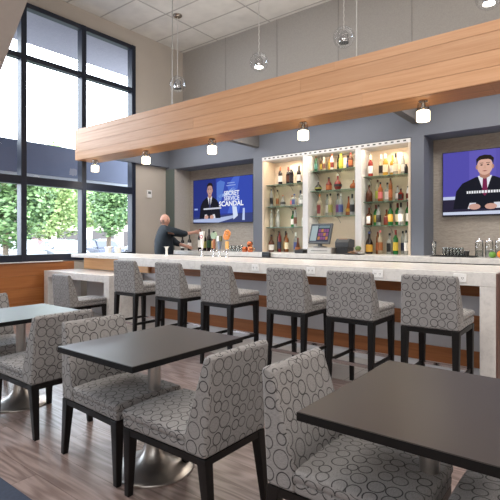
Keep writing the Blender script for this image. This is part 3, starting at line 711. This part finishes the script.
# ------------------------------------------------------------------ lights you can see
BULB = emis('frosted_glow', (1,.82,.56,1), 6.0)
SOCK = plain('nickel', srgb(170,160,150), .25, 1)
for k, (x, lb) in enumerate([(-7.74,'window'),(-6.235,'second'),(-4.70,'third'),(-3.10,'fourth'),(-1.58,'fifth')]):
    t = thing('beam_spotlight', ['glass cylinder lamp under the beam end nearest the window','second glass cylinder lamp under beam, over the barman','third glass cylinder lamp under beam, left of the bottle shelves','fourth glass cylinder lamp under beam, over the liquor shelves','fifth glass cylinder lamp under beam, left of the right television'][k], 'lamp', (x, 5.1, 2.868), 0, 'glass lamps under the beam')
    MB().lathe([(.05,-.012),(.05,0)], n=16).build('canopy', SOCK, t)
    MB().lathe([(.016,-.10),(.022,-.09),(.022,-.012)], n=12).build('socket', SOCK, t)
    MB().lathe([(.062,-.13),(.062,-.012)], n=20, cap=False).build('clear_collar', CLEAR, t)
    MB().lathe([(.064,-.225),(.070,-.22),(.070,-.12),(.060,-.112),(.03,-.105)], n=20).build('frosted_shade', BULB, t)
GLOBE = glass('globe_glass', (.96,.97,.98,1), .08, .08)
LEDW = emis('lamp_glow', (1,.92,.82,1), 9.0)
for k, (x, y) in enumerate([(-6.8,6.36),(-4.82,6.44),(-3.19,6.44),(-1.19,6.5)]):
    t = thing('globe_pendant', ['clear globe pendant hanging nearest the window, unlit and dark below','second clear globe pendant, brightly lit, above the beam','third clear globe pendant with a metal cylinder, above the beam','clear globe pendant cut off at the top right, glowing'][k], 'pendant lamp', (x, y, 4.46), 0, 'globe pendants above the beam')
    MB().ball((0,0,0), .165, 24, 14).build('globe', GLOBE, t)
    MB().lathe([(.075,-.09),(.078,-.085),(.066,.05),(.03,.09),(.012,.10)], n=20).build('lamp_cylinder', CHROME, t)
    MB().lathe([(.074,-.096),(.074,-.091)], n=20).build('lamp_lens', LEDW if k in (1,3) else BLACK, t)
    pts = [(0.004*math.sin(j*1.9), .004*math.cos(j*1.9), .1+j*(ZC-4.46-.12)/40) for j in range(41)]
    MB().tube(pts, .008, 6).build('cord', plain('clear_cord', srgb(205,203,200), .3), t)
    MB().lathe([(.07,ZC-4.46-.045),(.09,ZC-4.46-.03),(.09,ZC-4.46-.007)], n=20).build('ceiling_canopy', SOCK, t)
CAB = plain('steel_cable', srgb(176,176,174), .35, .6)
for x, lb in ((-5.575,'thin vertical steel cable holding the beam near the window globe'),(-2.36,'thin vertical steel cable holding the beam right of the third globe')):
    tag(MB().tube([(0,0,3.452),(0,0,ZC-.008)], .008, 8).build('suspension_cable', CAB, None, loc=(x,5.1,0)), lb, 'cable', 'beam cables')
sp = thing('fire_sprinkler', 'small bronze sprinkler head at the top edge of the ceiling', 'sprinkler', (at_y(158.5,1,5.1)[0],5.1,ZC-.007))
MB().lathe([(.045,-.012),(.045,0)], n=16).build('escutcheon', SOCK, sp); BRZ = plain('bronze', srgb(96,64,40), .35, .8)
MB().lathe([(.012,-.14),(.02,-.10),(.016,-.012)], n=10).lathe([(.035,-.152),(.035,-.145)], n=12).build('sprinkler_body', BRZ, sp)
th = thing('thermostat', 'small white thermostat on the beige wall beside the window', 'thermostat', (XL,6.70,2.355))
MB().box(0,.03,-.065,.065,-.085,.085).build('housing', OUT, th, .006); MB().box(.0302,.032,-.04,.04,.0,.055).build('display', plain('lcd', srgb(110,118,116), .3), th)

# ------------------------------------------------------------------ things on the counters
def tap(u, v, col, kind, label):
    x, z, _ = at_y(u, v, 5.25); z -= 1.08; t = thing('beer_tap', label, 'beer tap', (x, 5.25, 1.08), 0, 'beer taps')
    MB().lathe([(.03,0),(.03,.012),(.014,.02),(.013,.11),(.018,.13)], n=14).tube([(0,0,.10),(0,-.06,.10),(0,-.085,.07)], .009, 8).build('tap_spout', CHROME, t)
    if kind == 'paddle':
        MB().hexa([(-.014,-.012,.12),(.014,-.012,.12),(.014,.012,.12),(-.014,.012,.12),(-.052,-.02,z),(.044,-.02,z+.012),(.044,.02,z+.012),(-.052,.02,z)]).build('tap_handle', col, t, .008)
        MB().tube([(-.003,-.0185,z-.075),(-.003,-.0215,z-.075)], .03, 16).build('badge', plain('badge_red', srgb(196,52,44), .4), t)
        MB().tube([(-.003,-.0212,z-.075),(-.003,-.0222,z-.075)], .018, 16).build('badge', OUT, t)
    elif kind == 'copper':
        MB().lathe([(.018,.12),(.026,.2),(.022,z-.14),(.016,z-.12)], n=14).build('tap_handle', col, t)
        MB().tube([(0,-.014,z-.07),(0,.014,z-.07)], .058, 20).build('badge', plain('badge_sage', srgb(150,170,140), .4), t)
        MB().lathe([(.02,z-.025),(.024,z-.01),(.012,z)], n=12).build('finial', BLACK, t)
    elif kind == 'twotone':
        MB().lathe([(.02,.12),(.032,.2),(.03,.24)], n=14).build('tap_handle', plain('tap_steelblue', srgb(120,130,146), .3, .5), t)
        MB().prism_x([(-.014,.24),(.014,.24),(.014,z),(-.014,z)], -.05, -.004).build('tap_handle', OUT, t, .004); MB().prism_x([(-.014,.24),(.014,.24),(.014,z),(-.014,z)], -.003, .045).build('tap_handle', plain('tap_olive', srgb(92,92,50), .4), t, .004)
    else:
        MB().prism_x([(-.012,.12),(.012,.12),(.012,.24),(-.012,.24)], -.028, .028).build('tap_handle', plain('tap_amber', srgb(226,168,84), .4), t, .003)
        for vtx in t.children[-1].data.vertices:
            if vtx.co.z > .2: vtx.co.x *= 2.3
        MB().box(-.012,.012,-.01,.01,.24,.27).build('tap_neck', plain('tap_grey', srgb(140,140,142), .3), t)
        b = MB()
        for j in range(3):
            pts = [(.048*math.cos(a)+.01*(j-1), -.002*j, .335+.02*(j-1)+.045*math.sin(a)) for a in [PI*1.9*i/16+j*1.7 for i in range(17)]]; b.tube(pts, .016, 8)
        b.build('badge', plain('tap_orange', srgb(226,142,66), .4), t)
tap(202.3,232,plain('tap_white', srgb(236,232,226), .3),'paddle','white beer tap handle with a round red badge')
tap(214,231,plain('tap_copper', srgb(160,102,74), .35, .3),'copper','copper-coloured beer tap handle with sage round badge')
tap(219.5,236,None,'twotone','white and olive beer tap handle with steel lower half')
tap(227,237,None,'orange','orange beer tap handle with looped emblem over amber block')
CUPW = plain('white_ceramic', srgb(238,236,230), .3)
x, z, _ = at_y(167.5, 257.5, 5.0)
vz = thing('candle_holder', 'small white flared candle holder on counter in front of barman', 'candle holder', (x,4.98,1.08))
MB().lathe([(.028,0),(.03,.01),(.02,.03),(.018,.10),(.026,.135),(.045,.15),(.043,.152),(.022,.135)], n=20).build('cup', CUPW, vz); MB().lathe([(.016,.12),(.016,.145)], n=12).build('candle', plain('wax', srgb(240,230,205), .5), vz)
for u, lb in ((108.5,'white paper cup at window end of bar, left one of the pair'),(118,'white paper cup at window end of bar, right one of the pair')):
    x, z, _ = at_y(u, 254, 5.3); c = thing('paper_cup', lb, 'cup', (x,5.3,1.08), 0, 'paper cups')
    MB().lathe([(.05,0),(.066,.10),(.07,.105)], n=20).build('cup_wall', CUPW, c); MB().lathe([(.071,.105),(.071,.115),(.06,.12)], n=20).build('lid', OUT, c)
COPPER = plain('polished_copper', srgb(206,122,84), .2, .85)
mug0 = None
for k, (u, v, lb) in enumerate(((244.8,251,'copper mug, left of the two in the bottom row'),(250.3,251,'copper mug, right of the two in the bottom row'),(249.8,246.2,'copper mug stacked on top of the other copper mugs'))):
    x, _, t_ = at_y(u, 250, 6.95); z0 = 1.1005 if k < 2 else 1.2025
    if mug0 is None:
        m_ = thing('copper_mug', lb, 'mug', (x,6.95,z0), .4, 'copper mugs'); mug0 = m_
        MB().lathe([(.046,0),(.054,.03),(.054,.07),(.047,.10),(.045,.10),(.05,.07),(.05,.03),(.04,.004)], n=20, cap=False).lathe([(.045,.002),(.02,.003)], n=20).build('mug_body', COPPER, m_)
        MB().tube([(.05,0,.08),(.085,0,.075),(.09,0,.045),(.052,0,.022)], .006, 8).build('handle', plain('brass', srgb(206,170,96), .25, .9), m_)
    else: dup(mug0, (x,6.95,z0), -.5+k, lb, 'copper mugs')
def glass_obj(name, x, y, z, r, h, label, group, base=None):
    if base: 
        o = base.copy(); C.objects.link(o); o.location = (x,y,z); o['label'] = label; return o
    return tag(MB().lathe([(r*.8,0),(r*.82,.004),(r,h),(r*.94,h),(r*.76,.01)], n=16, cap=False).build(name, CLEAR, None, loc=(x,y,z)), label, 'glass', group)
g0 = None
for k in range(7):
    x, _, _ = at_y(230+k*1.9+(k%2)*.6, 250, 7.0+(k%2)*.12)
    g0_ = glass_obj('tumbler', x, 7.0+(k%2)*.12, 1.1005, .038, .12, 'clear tumbler in the cluster left of the copper mugs', 'tumblers by the copper mugs', g0); g0 = g0 or g0_
mt = thing('bar_mat', 'black rubber bar mat under the upturned tumblers', 'mat', (0,0,0))
xa = at_y(431,253,7.0)[0]; xb = at_y(477,253,7.0)[0]; mt.location = ((xa+xb)/2,7.02,1.1005)
hwid = (xb-xa)/2-.02
MB().box(-hwid,hwid,-.15,.16,0,.012).build('mat_base', BLACK, mt)
b = MB()
for k in range(18): b.box(-hwid+.02+k*(2*hwid-.04)/18,-hwid+.03+k*(2*hwid-.04)/18,-.13,.14,.012,.018)
b.build('mat_ribs', BLACK, mt)
g1 = None; n = 0
for rr in range(2):
    for k in range(6):
        x, _, _ = at_y(444+k*3.4+rr*1.2, 250, 6.95+rr*.11)
        o = glass_obj('upturned_tumbler', x, 6.95+rr*.11, 1.119, .027, .115, 'upturned clear tumbler in two rows on the black mat', 'upturned tumblers on the mat', g1)
        if g1 is None: g1 = o
        o.rotation_euler = (PI,0,0); o.location.z = 1.119+.1155
x, _, _ = at_y(466.5, 250, 6.98)
sc = thing('steel_cup', 'small steel cup on black mat right of the tumblers', 'cup', (x,6.98,1.119)); MB().lathe([(.03,0),(.042,.07),(.045,.072),(.04,.066),(.028,.004)], n=18, cap=False).lathe([(.03,0),(.005,.001)], n=18).build('cup_body', CHROME, sc); MB().tube([(-.04,0,.05),(-.06,0,.045),(-.06,0,.02),(-.034,0,.015)], .004, 6).build('handle', CHROME, sc)
x, _, _ = at_y(434, 250, 7.1); glass_obj('highball_glass', x, 7.1, 1.119, .035, .2, 'tall clear highball glass standing at left end of black mat', 'tall glasses')
LIQ = plain('jar_contents', srgb(186,186,180), .5, noise=.25, scale=60)
for k, u in enumerate((478.5, 488.5, 498.5)):
    x, _, _ = at_y(u, 250, 7.05); j = thing('glass_jar', ['left clear storage jar by the limes','middle clear storage jar with a knob lid by the limes','right clear storage jar behind the orange'][k], 'jar', (x,7.1,1.1005), 0, 'storage jars')
    MB().lathe([(.05,0),(.054,.006),(.054,.20),(.046,.22)], n=18, cap=False).build('jar_body', CLEAR, j); MB().lathe([(.046,.004),(.048,.10)], n=16).build('contents', glass('jar_haze_%d' % k, (.8,.8,.78,1), .4, .3), j)
    MB().lathe([(.05,.22),(.05,.235),(.012,.24),(.016,.265),(.006,.27)], n=16).build('lid', CHROME, j)
LIME = plain('lime_skin', srgb(92,140,52), .4, noise=.15); ORA = plain('orange_skin', srgb(232,132,44), .5, noise=.08); STEM = plain('fruit_stem', srgb(90,80,40), .7)
for u, v, m_, nm, lb in ((492.5,252,LIME,'lime','green lime at right end of back counter beside the jars'),(501,252,ORA,'orange','orange on back counter at the right edge beside the lime')):
    x, _, _ = at_y(u, v, 6.9); f_ = thing(nm, lb, 'fruit', (x,6.9,1.1005))
    MB().ball((0,0,.042 if nm == 'lime' else .05), .042 if nm == 'lime' else .05, 16, 10, 0, (1.15,1,1) if nm == 'lime' else (1,1,1)).build('flesh', m_, f_); MB().lathe([(.005,.08 if nm == 'lime' else .096),(.004,.09 if nm == 'lime' else .104)], n=8).build('stem', STEM, f_)
bx = thing('receipt_box', 'small black box mounted on edge of the back counter below the left shelves', 'box', (at_y(267,255,6.745)[0],6.748,1.06))
MB().box(-.085,.085,-.05,0,-.035,.055).build('housing', BLACK, bx, .006); MB().box(-.05,.05,-.0515,-.0502,.0,.012).build('slot', DKGREY, bx)
# point of sale
PG = plain('pos_grey', srgb(84,88,92), .5)
xp = at_y(319,246,6.98)[0]
cd = thing('cash_drawer', 'silver cash drawer under the point-of-sale screen', 'cash drawer', (at_y(322.5,249,7.0)[0],7.02,1.1005))
MB().box(-.235,.235,-.14,.14,0,.105).build('drawer_case', plain('pos_silver', srgb(176,172,168), .35, .5), cd, .006)
MB().box(-.22,.22,-.145,-.139,.012,.09).build('drawer_front', plain('pos_silver2', srgb(190,186,180), .35, .5), cd, .003); MB().box(-.16,.16,-.147,-.1445,.05,.058).build('drawer_slot', DKGREY, cd)
ps = thing('pos_terminal', 'grey touchscreen point-of-sale terminal standing on the cash drawer', 'terminal', (xp,7.02,1.2065), -.12)
MB().lathe([(.12,0),(.12,.012),(.04,.025),(.035,.07)], n=20).build('base', PG, ps)
tilt = .30
def tl(mb):
    c_, s_ = math.cos(tilt), math.sin(tilt); mb.v = [(x, y*c_+(z-.05)*s_, (z-.05)*c_-y*s_+.05) for x,y,z in mb.v]; return mb
tl(MB().box(-.225,.225,-.06,-.02,.05,.42)).build('screen_housing', PG, ps, .01)
sm = [emis('pos_screen', srgb(120,140,146), .9), emis('pos_dark', srgb(62,66,84), .8), emis('pos_purple', srgb(140,84,130), .9), emis('pos_cell', srgb(170,186,190), .9), emis('pos_orange', srgb(190,130,84), .9)]
b = MB().box(-.195,.195,-.0625,-.0605,.085,.385,1).box(-.19,-.06,-.0635,-.0626,.10,.375,3)
b.box(-.04,.185,-.0635,-.0626,.33,.375,0)
for i in range(4):
    for j in range(3): b.box(-.035+i*.055,.012+i*.055,-.0635,-.0626,.12+j*.068,.175+j*.068,2 if (i+j) % 3 else 4)
tl(b).build('screen', sm, ps)
pr = thing('receipt_printer', 'dark receipt printer right of the point-of-sale screen', 'printer', (at_y(344,246,7.05)[0],7.08,1.1005))
MB().box(-.11,.11,-.12,.12,0,.11).build('printer_base', BLACK, pr, .008); MB().prism_x([(-.12,.111),(.12,.111),(.12,.24),(-.06,.26),(-.12,.20)], -.125, .125).build('printer_cover', DKGREY, pr, .01); MB().box(-.08,.08,-.07,-.02,.245,.262).build('paper_slot', plain('receipt_paper', srgb(190,150,120), .7), pr)
cr = thing('card_reader', 'black card reader on the back counter left of cash drawer', 'card reader', (at_y(303,250,7.0)[0],6.96,1.1005))
MB().prism_x([(-.1,0),(.1,0),(.1,.075),(-.1,.05)], -.09, .09).build('case', BLACK, cr, .008); MB().box(-.07,.07,-.08,-.02,.0555,.062).build('keypad', DKGREY, cr)
pt = thing('paper_tray', 'small tray heaped with brown receipts right of printer', 'tray', (at_y(354.5,251,6.9)[0],6.90,1.1005))
MB().box(-.13,.13,-.10,.10,0,.018).build('tray_base', BLACK, pt, .004)
KR = plain('kraft_paper', srgb(176,132,98), .8, noise=.15)
for k in range(4): 
    o = MB().box(-.10,.03,-.05,.05,0,.006).build('receipt', KR, pt); o.location = (.02*k,.01*k,.02+.012*k); o.rotation_euler = (.0,.12-.02*k,.5*k)
MB().ball((.05,.03,.10), .05, 12, 8, 0, (1,1,.9)).build('herb_tuft', plain('herb_green', srgb(96,120,76), .8, noise=.4, scale=80), pt)

# ------------------------------------------------------------------ barman
def skin_mesh(nodes, edges, sub=2):
    me = bpy.data.meshes.new('sk'); names = list(nodes)
    me.from_pydata([nodes[n][0] for n in names], [(names.index(a), names.index(b)) for a, b in edges], [])
    o = bpy.data.objects.new('sk', me); C.objects.link(o)
    sm_ = o.modifiers.new('s', 'SKIN'); sm_.use_smooth_shade = True
    if not me.skin_vertices:
        bpy.context.view_layer.objects.active = o
    for i, n in enumerate(names):
        r = nodes[n][1]; me.skin_vertices[0].data[i].radius = r if isinstance(r, tuple) else (r, r)
    me.skin_vertices[0].data[0].use_root = True
    sb = o.modifiers.new('u', 'SUBSURF'); sb.levels = sub; sb.render_levels = sub
    bpy.context.view_layer.update()
    r = bpy.data.meshes.new_from_object(o.evaluated_get(bpy.context.evaluated_depsgraph_get()))
    out = MB().add([v.co.copy() for v in r.vertices], [tuple(p.vertices) for p in r.polygons], 0, True)
    bpy.data.objects.remove(o); bpy.data.meshes.remove(r)
    return out
MX, MY = -7.06, 6.24
fwd = Vector((.45,.89,0)).normalized(); rgt = Vector((fwd.y,-fwd.x,0))
def P(r, f, z): return tuple(rgt*r+fwd*f+Vector((0,0,z)))
man = thing('person', 'bald barman in a dark navy shirt reaching for a bottle', 'person', (MX, MY, 0))
handw = Vector((hx-MX, 6.92-MY, 1.47))
shR = Vector(P(.22,.0,1.525)); dirv = (handw-shR); 
elR = shR+dirv*.47+Vector((0,0,-.05)); wrR = shR+dirv*.80
shL = Vector(P(-.22,.02,1.525)); elL = Vector(P(-.14,.27,1.27)); wrL = Vector(P(.06,.44,1.20))
def fingers(pre, wr, d, up, side, curl=.5):
    d = d.normalized(); n_ = {}; e_ = []
    palm = wr+d*.05; n_[pre+'palm'] = (palm, (.034,.022)); e_.append((pre+'wr', pre+'palm'))
    for k, (off, ln) in enumerate(((.027,.075),(.009,.085),(-.009,.08),(-.027,.062))):
        b0 = palm+up*off+d*.035; b1 = b0+d*ln*.45; b2 = b1+(d*(1-curl)+side*curl).normalized()*ln*.5
        n_[f'{pre}f{k}a'] = (b0,.011); n_[f'{pre}f{k}b'] = (b1,.0095); n_[f'{pre}f{k}c'] = (b2,.008)
        e_ += [(pre+'palm',f'{pre}f{k}a'),(f'{pre}f{k}a',f'{pre}f{k}b'),(f'{pre}f{k}b',f'{pre}f{k}c')]
    t0 = palm+up*.03-d*.01; t1 = t0+up*.02+d*.03+side*.02
    n_[pre+'ta'] = (t0,.012); n_[pre+'tb'] = (t1,.010); e_ += [(pre+'palm',pre+'ta'),(pre+'ta',pre+'tb')]
    return n_, e_
nodes = {'pelvis': (Vector(P(0,0,.96)), .10), 'waist': (Vector(P(0,.0,1.15)), .10), 'chest': (Vector(P(0,-.01,1.38)), .11), 'neck0': (Vector(P(0,.0,1.55)), .085), 'neck': (Vector(P(0,.03,1.66)), .075),
         'shR': (shR,.07), 'elR': (elR,.046), 'wrR': (wrR,.030), 'shL': (shL,.07), 'elL': (elL,.046), 'wrL': (wrL,.030)}
edges = [('pelvis','waist'),('waist','chest'),('chest','neck0'),('neck0','neck'),('chest','shR'),('shR','elR'),('elR','wrR'),('chest','shL'),('shL','elL'),('elL','wrL')]
for sx, s_ in ((-1,'L'),(1,'R')):
    nodes['hip'+s_] = (Vector(P(sx*.095,0,.90)), .09); nodes['kn'+s_] = (Vector(P(sx*.11,.02,.50)), .06); nodes['an'+s_] = (Vector(P(sx*.12,-.02,.10)), .045); nodes['toe'+s_] = (Vector(P(sx*.14,.17,.04)), .04)
    edges += [('pelvis','hip'+s_),('hip'+s_,'kn'+s_),('kn'+s_,'an'+s_),('an'+s_,'toe'+s_)]
for s_, wr, el in (('R',wrR,elR),('L',wrL,elL)):
    n_, e_ = fingers('x'+s_, wr, (wr-el), Vector((0,0,1)), (rgt if s_ == 'R' else rgt)*1.0)
    e_[0] = ('wr'+s_, 'x'+s_+'palm'); nodes.update(n_); edges += e_
body = skin_mesh(nodes, edges)
# head: shaped ellipsoid with brow, nose, chin, ears, eyes joined in the same mesh
hd = MB(); cH = Vector(P(.01,.06,1.725))+Vector((-.04,-.03,0)); hf = (fwd*.55+rgt*.83).normalized(); hr = Vector((hf.y,-hf.x,0))
n1, k1 = 28, 20; vs = []
for j in range(k1+1):
    for i in range(n1):
        th_ = PI*j/k1; a = 2*PI*i/n1
        f = math.sin(th_)*math.cos(a); r_ = math.sin(th_)*math.sin(a); z_ = -math.cos(th_)
        x_f = f*.112; x_r = r_*.087; x_z = z_*.125
        if z_ < -.1: x_f *= 1-.25*(-z_-.1)*(1 if f < 0 else .25); x_r *= 1-.38*(-z_-.1)
        if f > .75 and abs(r_) < .3:
            nose = math.exp(-((z_+.12)/.16)**2)*math.exp(-(r_/.13)**2); x_f += .03*nose
            x_f += .008*math.exp(-((z_-.16)/.08)**2); x_f -= .008*math.exp(-((z_-.03)/.07)**2)*(1 if .1 < abs(r_) < .35 else 0)
            x_f += .006*math.exp(-((z_+.5)/.06)**2)
        vs.append(cH+hf*x_f+hr*x_r+Vector((0,0,x_z)))
fs = [(j*n1+i, j*n1+(i+1) % n1, (j+1)*n1+(i+1) % n1, (j+1)*n1+i) for j in range(k1) for i in range(n1)]
body.add(vs, fs, 0, True)
for sx in (-1, 1):
    e0 = cH+hr*sx*.088-hf*.008
    t_ = MB().ball((0,0,0), .03, 12, 8); body.add([e0+hf*(x*.75)+hr*(y*.35)+Vector((0,0,z*1.1)) for x,y,z in t_.v], t_.f, 0, True)
    t_ = MB().ball((0,0,0), .011, 10, 6); body.add([cH+hf*(.098+x)+hr*(sx*.032+y)+Vector((0,0,.006+z)) for x,y,z in t_.v], t_.f, 1, True)
t_ = MB().ball((0,0,0), .02, 10, 6); body.add([cH+hf*(.102+x*.3)+hr*(y)+Vector((0,0,-.062+z*.3)) for x,y,z in t_.v], t_.f, 2, True)
hb = MB(); hv = []; hfs = []; na, nz = 20, 8
for j in range(nz+1):
    for i in range(na+1):
        a = PI*(.34+1.32*i/na); z_ = -.55+.62*j/nz; q = math.sqrt(1-z_*z_)
        hv.append(cH+hf*(q*math.cos(a)*.116)+hr*(q*math.sin(a)*.0905)+Vector((0,0,z_*.125)))
hfs = [(j*(na+1)+i, j*(na+1)+i+1, (j+1)*(na+1)+i+1, (j+1)*(na+1)+i) for j in range(nz) for i in range(na)]
hb.add(hv, hfs, 0, True); hb.build('hair', plain('grey_stubble', srgb(128,106,98), .9, noise=.25, scale=120), man)['label'] = 'short grey fringe of hair'
SKIN = plain('skin', srgb(192,148,132), .55, noise=.05, scale=25)
body.build('body', [SKIN, plain('eye_dark', srgb(40,34,32), .3), plain('lip', srgb(170,96,88), .5)], man)
# shirt (torso and sleeves to mid forearm), trousers, shoes
g = .022
sn_ = {k: nodes[k] for k in ('pelvis','waist','chest','neck0','shR','elR','shL','elL')}
sn_ = {k: (v[0], tuple(x+g for x in v[1]) if isinstance(v[1], tuple) else v[1]+g) for k, v in sn_.items()}
sn_['pelvis'] = (Vector(P(0,0,.88)), .205); sn_['waist'] = (Vector(P(0,0,1.13)), .20); sn_['chest'] = (Vector(P(0,-.01,1.36)), .205); sn_['neck0'] = (Vector(P(0,.0,1.575)), .115)
for q_ in ('shR','shL'): sn_[q_] = (sn_[q_][0], .105)
for q_ in ('elR','elL'): sn_[q_] = (sn_[q_][0], .078)
sn_['cuR'] = (elR+(wrR-elR)*.45, .052); sn_['cuL'] = (elL+(wrL-elL)*.5, .052)
skin_mesh(sn_, [('pelvis','waist'),('waist','chest'),('chest','neck0'),('chest','shR'),('shR','elR'),('elR','cuR'),('chest','shL'),('shL','elL'),('elL','cuL')]).build('shirt', plain('navy_shirt', srgb(19,33,45), .8, noise=.2, scale=18), man)
tn = {'pelvis': (Vector(P(0,0,.93)), .165)}; te = []
for s_ in 'LR':
    tn['hip'+s_] = (nodes['hip'+s_][0], .11); tn['kn'+s_] = (nodes['kn'+s_][0], .08); tn['an'+s_] = (nodes['an'+s_][0]+Vector((0,0,-.02)), .075); te += [('pelvis','hip'+s_),('hip'+s_,'kn'+s_),('kn'+s_,'an'+s_)]
skin_mesh(tn, te).build('trousers', plain('black_trousers', srgb(26,26,30), .8), man)
for s_ in 'LR':
    a, c = nodes['an'+s_][0], nodes['toe'+s_][0]
    skin_mesh({'h': (Vector((a.x,a.y,.05)), .05), 't': (Vector((c.x,c.y,.045)), .045)}, [('h','t')]).build('shoe', BLACK, man)

# ------------------------------------------------------------------ light
wd = bpy.data.worlds.new('World'); bpy.context.scene.world = wd; wd.use_nodes = True
bg = wd.node_tree.nodes['Background']; bg.inputs['Color'].default_value = (.82,.91,1,1); bg.inputs['Strength'].default_value = 10.0
def lamp(name, kind, loc, energy, col, rot=(0,0,0), **kw):
    l = bpy.data.lights.new(name, kind); l.energy = energy; l.color = col
    for k, v in kw.items(): setattr(l, k, v)
    o = bpy.data.objects.new(name, l); C.objects.link(o); o.location = loc; o.rotation_euler = rot; return o
po = lamp('window_portal', 'AREA', (XL-.25, (WY0+WY1)/2, (WZ0+WZ1)/2), 1, (1,1,1), (0,-PI/2,0), shape='RECTANGLE', size=WZ1-WZ0, size_y=WY1-WY0); po.data.cycles.is_portal = True
lamp('ceiling_fill', 'AREA', (-3.2,.6,5.75), 180, (1,.95,.88), (0,0,0), shape='RECTANGLE', size=3.5, size_y=2.5)  # added fill light out of view, no real fixture here
lamp('ceiling_fill', 'AREA', (1.6,1.5,5.75), 210, (1,.93,.86), (0,0,0), shape='RECTANGLE', size=3.0, size_y=3.0)  # second added fill overhead, also out of view
lamp('upward_fill', 'AREA', (-4.6,6.2,3.5), 45, (1,.95,.89), (PI,0,0), shape='RECTANGLE', size=6.0, size_y=1.2)  # added uplight hidden behind the beam, brightens ceiling and upper wall
lamp('upward_fill', 'AREA', (1.4,6.2,3.5), 50, (1,.93,.86), (PI,0,0), shape='RECTANGLE', size=5.0, size_y=1.2)  # added uplight, right-hand stretch
lamp('under_canopy_fill', 'AREA', (-5.2,6.25,3.44), 70, (1,.95,.88), (0,0,0), shape='RECTANGLE', size=5.0, size_y=1.2)  # unseen light added above the crossbeams to lift the bar back wall
lamp('under_canopy_fill', 'AREA', (.2,6.25,3.44), 65, (1,.95,.88), (0,0,0), shape='RECTANGLE', size=4.6, size_y=1.2)  # same added fill over the right half of the bar
lamp('rear_fill', 'AREA', (.5,-3.6,3.6), 120, (1,.97,.95), (math.radians(72),0,math.radians(25)), shape='RECTANGLE', size=4.0, size_y=2.0)  # added fill from behind the camera towards the bar
for (a, c), zt in zip(SHX, (2.86,2.86,2.86)):
    lamp('shelf_lamp', 'SPOT', ((a+c)/2+.08,7.47,2.865), 11, (1,.80,.55), (math.radians(10),0,0), spot_size=2.3, spot_blend=.6, shadow_soft_size=.04)
    lamp('shelf_strip', 'AREA', ((a+c)/2,7.25,2.868), 5, (1,.82,.6), (math.radians(18),0,0), shape='RECTANGLE', size=c-a-.06, size_y=.05)
    lamp('shelf_strip', 'AREA', ((a+c)/2,7.25,1.74), 0.6, (1,.88,.72), (math.radians(40),0,0), shape='RECTANGLE', size=c-a-.06, size_y=.03)

for x in (-7.74,-6.235,-4.70,-3.10,-1.58):
    lamp('beam_lamp', 'SPOT', (x,5.1,2.62), 45, (1,.86,.68), (0,0,0), spot_size=2.6, spot_blend=.8, shadow_soft_size=.06)
sc_ = bpy.context.scene
sc_.view_settings.view_transform = 'Standard'; sc_.view_settings.look = 'None'; sc_.view_settings.exposure = 0; sc_.view_settings.gamma = 1
sc_.cycles.max_bounces = 8; sc_.cycles.transparent_max_bounces = 24; sc_.cycles.use_denoising = True
sc_.cycles.sample_clamp_indirect = 6
cam = bpy.data.cameras.new('camera'); co = bpy.data.objects.new('camera', cam); C.objects.link(co)
cam.sensor_width = 36; cam.sensor_fit = 'HORIZONTAL'; cam.lens = F/500*36; cam.shift_y = -(250-CY)/500
co.location = (0,0,H); co.rotation_euler = (PI/2,0,-YAW); cam.clip_start = .05; cam.clip_end = 300
sc_.camera = co
